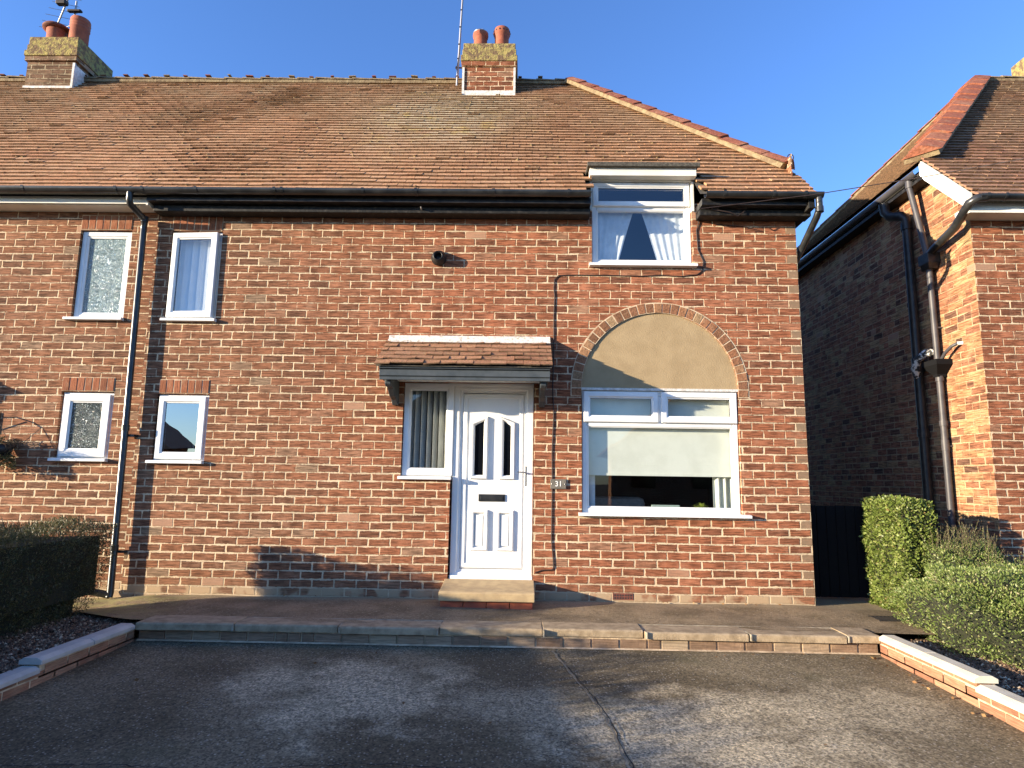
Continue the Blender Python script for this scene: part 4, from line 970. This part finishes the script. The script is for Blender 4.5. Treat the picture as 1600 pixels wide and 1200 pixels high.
g = MB(); g.tube([(-7.97,3.25,7.6),(-7.95,3.25,9.45)], .018, 8); g.build('mast', M['galv'], ae2)
g = MB(); bd = Vector((.42,-.25,.62)).normalized(); c0 = Vector((-8.12,3.2,9.27)); g.tube([c0-bd*.42, c0+bd*.55], .014, 8); g.tube([c0-bd*.42+Vector((0,0,.0)), Vector((-7.95,3.25,9.0))], .008, 6); g.build('boom', M['galv'], ae2)
g = MB()
for k in range(8):
    c_ = c0 + bd*(-.40+.12*k) ; sdv = Vector((.94,.3,-.03)); g.tube([c_-sdv*(.25-.01*k), c_+sdv*(.25-.01*k)], .0045, 5)
g.build('element', M['galv'], ae2)
g = MB(); g.box(-8.22,-8.04,3.1,3.2,9.30,9.39); g.box(-8.05,-7.80,3.16,3.24,9.20,9.24); g.build('clamp', M['iron'], ae2, .02)

# ------------------------------------------------------------------ NEIGHBOURING HOUSE (right)
NB = empty('detached_house', (6.5,1,0), 'brick house with red hip tiles beyond the narrow gap at right', 'house')
NX = 4.92
g = MB(); g.poly([(NX,0,-.3),(11,0,-.3),(11,0,4.25),(NX,0,4.25)]); g.poly([(11,0,-.3),(11,8,-.3),(11,8,4.9),(11,0,4.9)])
g.build('front_wall', M['brick_nb'], NB)
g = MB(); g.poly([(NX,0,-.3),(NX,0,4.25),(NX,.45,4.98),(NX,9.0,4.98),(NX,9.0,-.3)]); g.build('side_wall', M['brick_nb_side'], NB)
NEX = 4.70; AP = Vector((7.45,3.05,7.86)); HB = Vector((4.74,.46,5.10)); RB = Vector((4.70,8.6,5.08)); AP2 = Vector((7.45,5.85,7.86))
def nfb(s_):
    y = -.31+s_*cP
    if y < .46: return (4.80+.0*s_-.06*min(1,max(0,(y+.31)/.77))*1.0, 11.3)
    return (4.76+(y-.46)/(3.05-.46)*(7.45-4.76), 11.3)
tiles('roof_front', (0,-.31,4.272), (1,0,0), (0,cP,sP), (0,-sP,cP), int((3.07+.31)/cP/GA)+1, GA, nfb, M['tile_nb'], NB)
g = MB(); g.poly([(4.80,-.27,4.27),(11.3,-.27,4.27),(11.3,3.05,7.82),(7.45,3.05,7.82),(4.76,.46,5.05)]); g.poly([(7.45,3.05,7.82),(11.3,3.05,7.82),(11.3,8,4.9),(7.45,8,4.9)])
g.poly([(4.74,.46,5.03),tuple(AP-Vector((0,0,.06))),(4.70,5.4,5.0)][::-1]); g.build('roof_deck', M['felt'], NB)
# mossy side slope (eaves along Y, rising to the apex)
Sv = Vector((AP.x-4.70, 0, AP.z-5.05)); SL = Sv.length; Sv.normalize(); Nv = Vector((-Sv.z,0,Sv.x))
RBY = 5.3
def sfb(s_): t_ = s_/SL; return (-(RBY+(3.05-RBY)*t_), -(.46+(3.05-.46)*t_))
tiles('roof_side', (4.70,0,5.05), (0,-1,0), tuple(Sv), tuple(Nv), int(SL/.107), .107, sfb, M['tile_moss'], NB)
hp = ridge_run('hip_tiles', tuple(HB+Vector((0,-.02,.03))), tuple(AP), 12, .21, NB, .50, None, True)
ridge_run('ridge_tiles', tuple(AP), (11.3,3.05,7.86), 10, .10, NB, .6, M['bed'])
ridge_run('rear_hip_tiles', (4.70,RBY,5.08), tuple(AP), 13, .12, NB, .6, None, True)
# barge board, fascia, gutters
g = MB(); g.prism([(4.775,-.24,4.33),(4.735,.50,5.10),(4.735,.50,4.90),(4.735,.42,4.80),(4.775,-.17,4.19),(4.775,-.24,4.20)], (.022,0,0)); g.build('barge_board', M['fascia'], NB)
g = MB(); g.box(4.76,11.3,-.215,-.196,4.12,4.225); g.box(4.76,11.3,-.228,-.214,4.118,4.165); g.box(4.76,11.3,-.196,-.002,4.122,4.138); g.box(4.76,4.785,-.2,.0,4.12,4.20); g.build('fascia_board', M['fascia'], NB)
g = MB(); g.box(4.83,4.85,.50,8.5,4.90,4.965); g.build('side_fascia', M['fascia'], NB)
g = MB(); g.box(4.76,4.918,.52,8.5,4.86,4.90); g.box(4.852,4.918,.5,8.5,4.90,5.05); g.build('side_soffit', M['blackwood'], NB)
ng = gutter(NB, 4.80, 11.3, -.325, 4.262); ng2 = gutter(NB, .58, 8.6, 4.765, 4.995, .058, 'y', M['greyp'])
for x in (4.86,5.05,5.35): gbr(ng, x, -.325, 4.262, .056)
g = MB(); g.tube([(4.88,-.325,4.245),(4.79,-.32,4.235),(4.74,-.27,4.21),(4.78,.05,4.06),(4.83,.50,3.985),(4.84,.60,3.95)], .046, 14); g.build('gutter_return', M['blackp'], NB)
g = MB(); g.tube([(4.765,.76,4.98),(4.765,.76,4.86),(4.77,.75,4.80),(4.83,.64,4.0),(4.835,.63,3.9)], .036, 12); g.tube([(4.765,.76,4.86),(4.765,.76,4.95)], .045, 12); g.build('downpipe', M['greyp'], NB)['label'] = 'grey pipe from the side gutter to the upper hopper'
g = MB(); g.box(4.77,4.915,.53,.72,3.83,3.955); g.prism([(4.77,.53,3.83),(4.915,.53,3.83),(4.90,.57,3.77),(4.80,.57,3.77)][::-1], (0,.15,0)); g.build('rainwater_hopper', M['blackp'], NB, .004)['label'] = 'upper black hopper'
g = MB(); g.tube([(4.84,.63,3.80),(4.845,.63,2.62)], .034, 12); g.box(4.85,4.918,.60,.62,3.05,3.065); g.build('downpipe', M['greyp'], NB)['label'] = 'grey pipe between the two hoppers'
def hopper2():
    g = MB(); vs = []
    for (z, a, b_, c_, d_) in ((2.66,4.735,4.918,.48,.76),(2.60,4.735,4.918,.48,.76),(2.50,4.80,4.90,.585,.665),(2.47,4.80,4.90,.585,.665)):
        vs += [(a,c_,z),(b_,c_,z),(b_,d_,z),(a,d_,z)]
    g.add(vs, [[k*4+i, k*4+(i+1) % 4, k*4+4+(i+1) % 4, k*4+4+i][::-1] for k in range(3) for i in range(4)] + [(12,13,14,15)[::-1]]); return g.build('rainwater_hopper', M['blackm'], NB)
hopper2()['label'] = 'lower black hopper fed by the curved waste pipe'
g = MB(); g.tube([(4.848,.625,2.50),(4.85,.625,.0)], .036, 12)
for z_ in (2.45,1.93): g.tube([(4.848,.625,z_-.03),(4.848,.625,z_+.03)], .044, 12)
g.box(4.85,4.918,.60,.62,1.66,1.68); g.tube([(4.849,.625,1.62),(4.849,.625,1.74)], .041, 12); g.build('downpipe', M['greyp'], NB)['label'] = 'lower grey downpipe behind the shrub'
g = MB(); g.tube([(4.70,1.22,4.86),(4.715,1.22,4.74),(4.74,1.16,4.66),(4.79,1.0,4.60),(4.83,.98,4.55),(4.83,.98,4.45)], .060, 14); g.tube([(4.83,.98,4.5),(4.83,.98,0)], .054, 14)
for z_ in (4.46,2.72,1.85): g.tube([(4.83,.98,z_-.05),(4.83,.98,z_+.04)], .066, 14)
g.box(4.80,4.918,.93,1.05,2.60,2.64); g.build('soil_pipe', M['black'], NB)['label'] = 'fat black soil pipe under the side gutter'
g = MB(); g.tube([(4.82,.98,2.52),(4.76,.93,2.62),(4.76,.86,2.72),(4.80,.77,2.78),(4.918,.70,2.79)], .045, 12); g.build('waste_pipe', noisy('flaking_white_paint', (.62,.60,.56), (.03,.03,.03), 16, .7, .002, 30, lo=.48, hi=.53), NB)
g = MB(); g.tube([(4.919,.30,2.80),(4.87,.31,2.80),(4.84,.36,2.78),(4.825,.46,2.72),(4.82,.54,2.64)], .019, 10); g.build('overflow_pipe', M['greyp'], NB); 
g = MB(); g.tube([(4.920,.29,2.803),(4.87,.31,2.802)], .021, 10); g.build('pipe_end', M['fascia'], NB)
# its chimney
g = MB(); g.box(8.52,9.3,3.0,3.6,7.4,8.15); nch = g.build('chimney', M['chimney_dark'], NB); g = MB(); g.box(8.47,9.35,2.95,3.65,7.98,8.07); g.box(8.50,9.32,2.98,3.62,8.08,8.5); g.build('chimney_crown', M['crown'], nch, .01)
M['_nb'] = None; del M['_nb']

# ------------------------------------------------------------------ foliage
def hedge_leaves(name, x0, x1, y0, y1, z0, z1, n_, size, m_, parent, rough=.02, sides=('l','r','f','b','t'), asp=.55, bulge=None, up=.3):
    g = MB(); ar = {'l': (y1-y0)*(z1-z0), 'r': (y1-y0)*(z1-z0), 'f': (x1-x0)*(z1-z0), 'b': (x1-x0)*(z1-z0), 't': (x1-x0)*(y1-y0)}
    tot = sum(ar[k] for k in sides)
    for k in sides:
        for _ in range(int(n_*ar[k]/tot)):
            a, b_ = rnd.random(), rnd.random(); dp_ = abs(rnd.gauss(0, rough*1.3)) - rough*.6
            if k in 'lr':
                p = Vector(((x0 if k == 'l' else x1), y0+(y1-y0)*a, z0+(z1-z0)*b_)); nrm = Vector((-1 if k == 'l' else 1, 0, 0))
            elif k in 'fb':
                p = Vector((x0+(x1-x0)*a, (y0 if k == 'f' else y1), z0+(z1-z0)*b_)); nrm = Vector((0, -1 if k == 'f' else 1, 0))
            else: p = Vector((x0+(x1-x0)*a, y0+(y1-y0)*b_, z1)); nrm = Vector((0,0,1))
            lump = .020*math.sin(p.x*9+p.z*7+p.y*5)+.016*math.sin(p.z*17-p.y*13)
            p = p - nrm*(dp_) + nrm*lump*(rough/.02)*.8
            if bulge: p = bulge(p, nrm)
            d = nrm*.7 + Vector((rnd.gauss(0,.7), rnd.gauss(0,.7), rnd.gauss(up,.7)))
            leaf(g, p, d, size*rnd.uniform(.6,1.3), asp)
    return g.build(name, m_, parent)
# right clipped block
hd = empty('clipped_hedge', (3.95,.5,-.08), 'tall clipped bright green hedge block in the gap between houses', 'hedge')
def round_top(p, nrm):
    q = p.copy()
    if q.z > .98: q.z -= .35*max(0, abs(q.x-3.86)-.10)**1.0*.6
    return q
hedge_leaves('foliage', 3.70,4.01,-.42,.30,-.08,1.07,15000,.030,M['leaf_bright'],hd,.022,('l','f','t','b'),.6,round_top)
g = MB(); g.box(3.735,3.975,-.375,.27,-.1,1.02); g.build('light_block_core', M['core'], hd)
gt = empty('added_gate', (3.95,.45,0), 'black boarded gate, guessed and added to darken the gap between the houses', 'gate')  # guessed gate, added so that the gap between the houses reads black
g = MB()
for i in range(9):
    x_ = 3.02+i*.105; g.box(x_, x_+.098, .38, .40, .02, .985+rnd.gauss(0,.002))
g.build('board', M['blackm'], gt, .002)
g = MB(); g.box(3.02,3.96,.40,.44,.25,.33); g.box(3.02,3.96,.40,.44,.75,.83); g.build('rail', M['blackwood'], gt)
# right rounded shrubs
def shrub(name, cx, cy_, cz_, rx, ry, rz, n_, size, m_, label, sprigs=0, core=True, sprig_h=.2, grp=None):
    e = empty(name, (cx, cy_, cz_), label, 'shrub', grp); g = MB()
    ph1, ph2, ph3 = (rnd.uniform(0,6) for _ in range(3))
    def R_(d): return 1 + .10*math.sin(d.x*5+ph1+d.z*4) + .08*math.sin(d.y*7+ph2) + .05*math.sin(d.z*11+ph3+d.x*9)
    for _ in range(n_):
        d = Vector((rnd.gauss(0,1), rnd.gauss(0,1), rnd.gauss(0,1))).normalized()
        if d.z < -.35: d.z = -d.z
        # boxier than an ellipsoid
        k = R_(d)*(1-abs(rnd.gauss(0,.06)))
        q = Vector((math.copysign(abs(d.x)**.7, d.x)*rx, math.copysign(abs(d.y)**.7, d.y)*ry, math.copysign(abs(d.z)**.75, d.z)*rz))*k
        dd = d*.8 + Vector((rnd.gauss(0,.6), rnd.gauss(0,.6), rnd.gauss(.35,.6)))
        leaf(g, Vector((cx, cy_, cz_))+q, dd, size*rnd.uniform(.6,1.4), .45)
    gs = MB()
    for _ in range(sprigs):
        a = rnd.uniform(0,6.28); r_ = rnd.random()**.5*.85; base = Vector((cx+rx*r_*math.cos(a), cy_+ry*r_*math.sin(a), cz_+rz*(.98-.45*r_**2))); hh = sprig_h*rnd.uniform(.35,1.1)
        dr = Vector((rnd.gauss(.05,.28), rnd.gauss(-.05,.28), 1)).normalized(); gs.tube([base-dr*.08, base+dr*hh], .0018, 3, caps=False)
        for j in range(int(hh/.009)):
            c_ = base+dr*(j*.009); leaf(g, c_, dr*.6+Vector((rnd.gauss(0,.8), rnd.gauss(0,.8), .2)), size*.85*(1-.5*j*.009/hh), .45)
    g.build('foliage', m_, e)
    if sprigs: gs.build('twig', M['twig'], e)
    if core:
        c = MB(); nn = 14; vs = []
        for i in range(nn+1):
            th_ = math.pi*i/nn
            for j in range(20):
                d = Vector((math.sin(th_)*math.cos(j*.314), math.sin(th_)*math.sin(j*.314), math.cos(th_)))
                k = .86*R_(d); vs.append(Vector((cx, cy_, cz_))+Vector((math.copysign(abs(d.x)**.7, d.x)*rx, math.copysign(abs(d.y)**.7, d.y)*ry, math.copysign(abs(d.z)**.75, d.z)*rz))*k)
        c.add(vs, [[i*20+j, i*20+(j+1) % 20, (i+1)*20+(j+1) % 20, (i+1)*20+j] for i in range(nn) for j in range(20)], 0, True); c.build('light_block_core', M['core'], e)
    return e
shrub('low_shrub', 3.90,-1.30,.10, .55,.68,.42, 26000,.021,M['leaf_grey'],'grey-green rounded shrub spilling towards the cream coped wall',40,sprig_h=.07)
shrub('low_shrub', 4.55,-.95,.16, .62,.62,.42, 20000,.022,M['leaf_grey'],'dry twiggy shrub mound against the right edge of the picture',90,sprig_h=.12)
shrub('low_shrub', 4.18,-.50,.25, .34,.34,.42, 12000,.020,M['leaf_grey'],'spiky shrub standing in front of the neighbouring corner',190,sprig_h=.26)
shrub('low_shrub', 4.22,-2.1,.04, .60,.66,.42, 16000,.021,M['leaf_grey'],'nearest low shrub at the right edge above the gravel',40,sprig_h=.07)
# left hedge along the bed
hl_ = empty('low_hedge', (-4.6,-3,-.08), 'dark untrimmed low hedge left of the driveway', 'hedge')
def lbul(p, nrm):
    q = p.copy(); t_ = (q.z+.08)/.78; q.x -= .10*(1-t_)*(1 if q.x > -4.4 else 0)
    if q.y > -.8: q.y -= .22*max(0,1-t_)**1.5
    q.y += min(0, q.x+3.90)*.46;
    return q
hedge_leaves('foliage', -5.9,-3.90,-2.4,-.48,-.08,.73,64000,.022,M['leaf_dark'],hl_,.045,('r','t','b'),.30,lbul,.8)
hedge_leaves('far_foliage', -5.9,-3.90,-8.0,-2.4,-.08,.73,24000,.035,M['leaf_dark'],hl_,.045,('r','t'),.4,lbul,.6)
g = MB(); g.prism([(-4.0,-8,.1),(-4.0,-.62,.1),(-5.85,-1.48,.1),(-5.85,-8,.1)],(0,0,.53)); g.prism([(-4.08,-8,-.1),(-4.08,-.78,-.1),(-5.85,-1.6,-.1),(-5.85,-8,-.1)],(0,0,.2)); g.build('light_block_core', M['core'], hl_)
g = MB(); gl = MB()
for _ in range(900):
    y = rnd.uniform(-2.4,-.5); x = rnd.uniform(-5.8,-3.98); hh = abs(rnd.gauss(.03,.05))+ (.10 if x < -4.7 else .02); y += (x+3.97)*.46; base = Vector((x,y,.69)); dr = Vector((rnd.gauss(.0,.4), rnd.gauss(0,.4), 1)).normalized()
    g.tube([base-dr*.05, base+dr*hh], .0016, 3, caps=False)
    for j in range(int(hh/.010)+2): leaf(gl, base+dr*(j*.010), dr*.8+Vector((rnd.gauss(0,.7), rnd.gauss(0,.7), .2)), .018, .3)
g.build('twig', M['twig'], hl_); gl.build('shoot_foliage', M['leaf_dark'], hl_)

# drain grating and a few dead leaves
dg_ = empty('drain_grating', (3.42,-.62,0), 'small dark metal drain grating in the path beside the clipped hedge', 'drain')
g = MB()
for i in range(9): g.box(3.27+i*.036, 3.285+i*.036, -.70, -.52, -.004, .006)
g.build('bar', M['iron'], dg_); g = MB(); g.ring(3.255, 3.60, -.0, .0001, [(0,-.72),(0,-.70)]) if False else g.box(3.255,3.60,-.715,-.70,-.004,.007); g.box(3.255,3.60,-.52,-.505,-.004,.007); g.box(3.255,3.60,-.70,-.52,-.010,-.002); g.build('frame', M['iron'], dg_)
M['deadleaf'] = leaf_mat('dead_leaf', [(0,(.10,.05,.02)),(.5,(.22,.11,.04)),(1,(.36,.22,.09))], .8, .1)
g = MB()
for k in range(70):
    q = rnd.random()
    if q < .35: p = Vector((rnd.uniform(-3.0,2.9), -1.30-abs(rnd.gauss(0,.06)), -.143))
    elif q < .6: p = Vector((2.86-abs(rnd.gauss(0,.05)), rnd.uniform(-3.2,-1.35), -.143))
    elif q < .85: p = Vector((rnd.uniform(-3.8,3.0), -.03-abs(rnd.gauss(0,.05)), .006))
    else: p = Vector((rnd.uniform(-2.8,2.6), rnd.uniform(-3.4,-1.4), -.142))
    if abs(p.x+.32) < .5 and p.y > -.5: continue
    p.z += dz_(p.y)+.15 if p.y < -1.2 else 0
    a = rnd.uniform(0,6.28); leaf(g, p, Vector((math.cos(a), math.sin(a), rnd.uniform(.0,.35))), rnd.uniform(.018,.04), .6)
tag(g.build('leaf_litter', M['deadleaf']), 'scattered brown dead leaves along the kerb and walls', None, None, 'stuff')

# ------------------------------------------------------------------ houses over the road (behind the camera, mirrored in the panes)
def far_house(x, label):
    e = empty('terraced_house', (x,-26,-.2), label, 'house', 'brick houses across the road reflected in the windows')
    g = MB(); g.box(x-4.5,x+4.5,-27.2,-25,-.3,2.8); g.prism([(x-4.5,-25,2.8),(x,-25,6.5),(x+4.5,-25,2.8)], (0,-2.2,0)); g.build('wall', M['brick_nb'], e)
    g = MB(); g.prism([(x-5.0,-24.7,2.5),(x,-24.7,6.6),(x+5.0,-24.7,2.5)], (0,-2.8,0)); g.build('roof', M['tile_nb'], e)
    g = MB()
    for dx in (-3,0,3):
        g.box(x+dx-.6,x+dx+.6,-25.02,-24.95,.9,2.1)
    g.build('window', M['dark'], e)
far_house(-22.3,'left brick house mirrored in the small lower window'); far_house(-3.5,'middle brick house mirrored in the arched window'); far_house(9,'right brick house mirrored in the arched window')
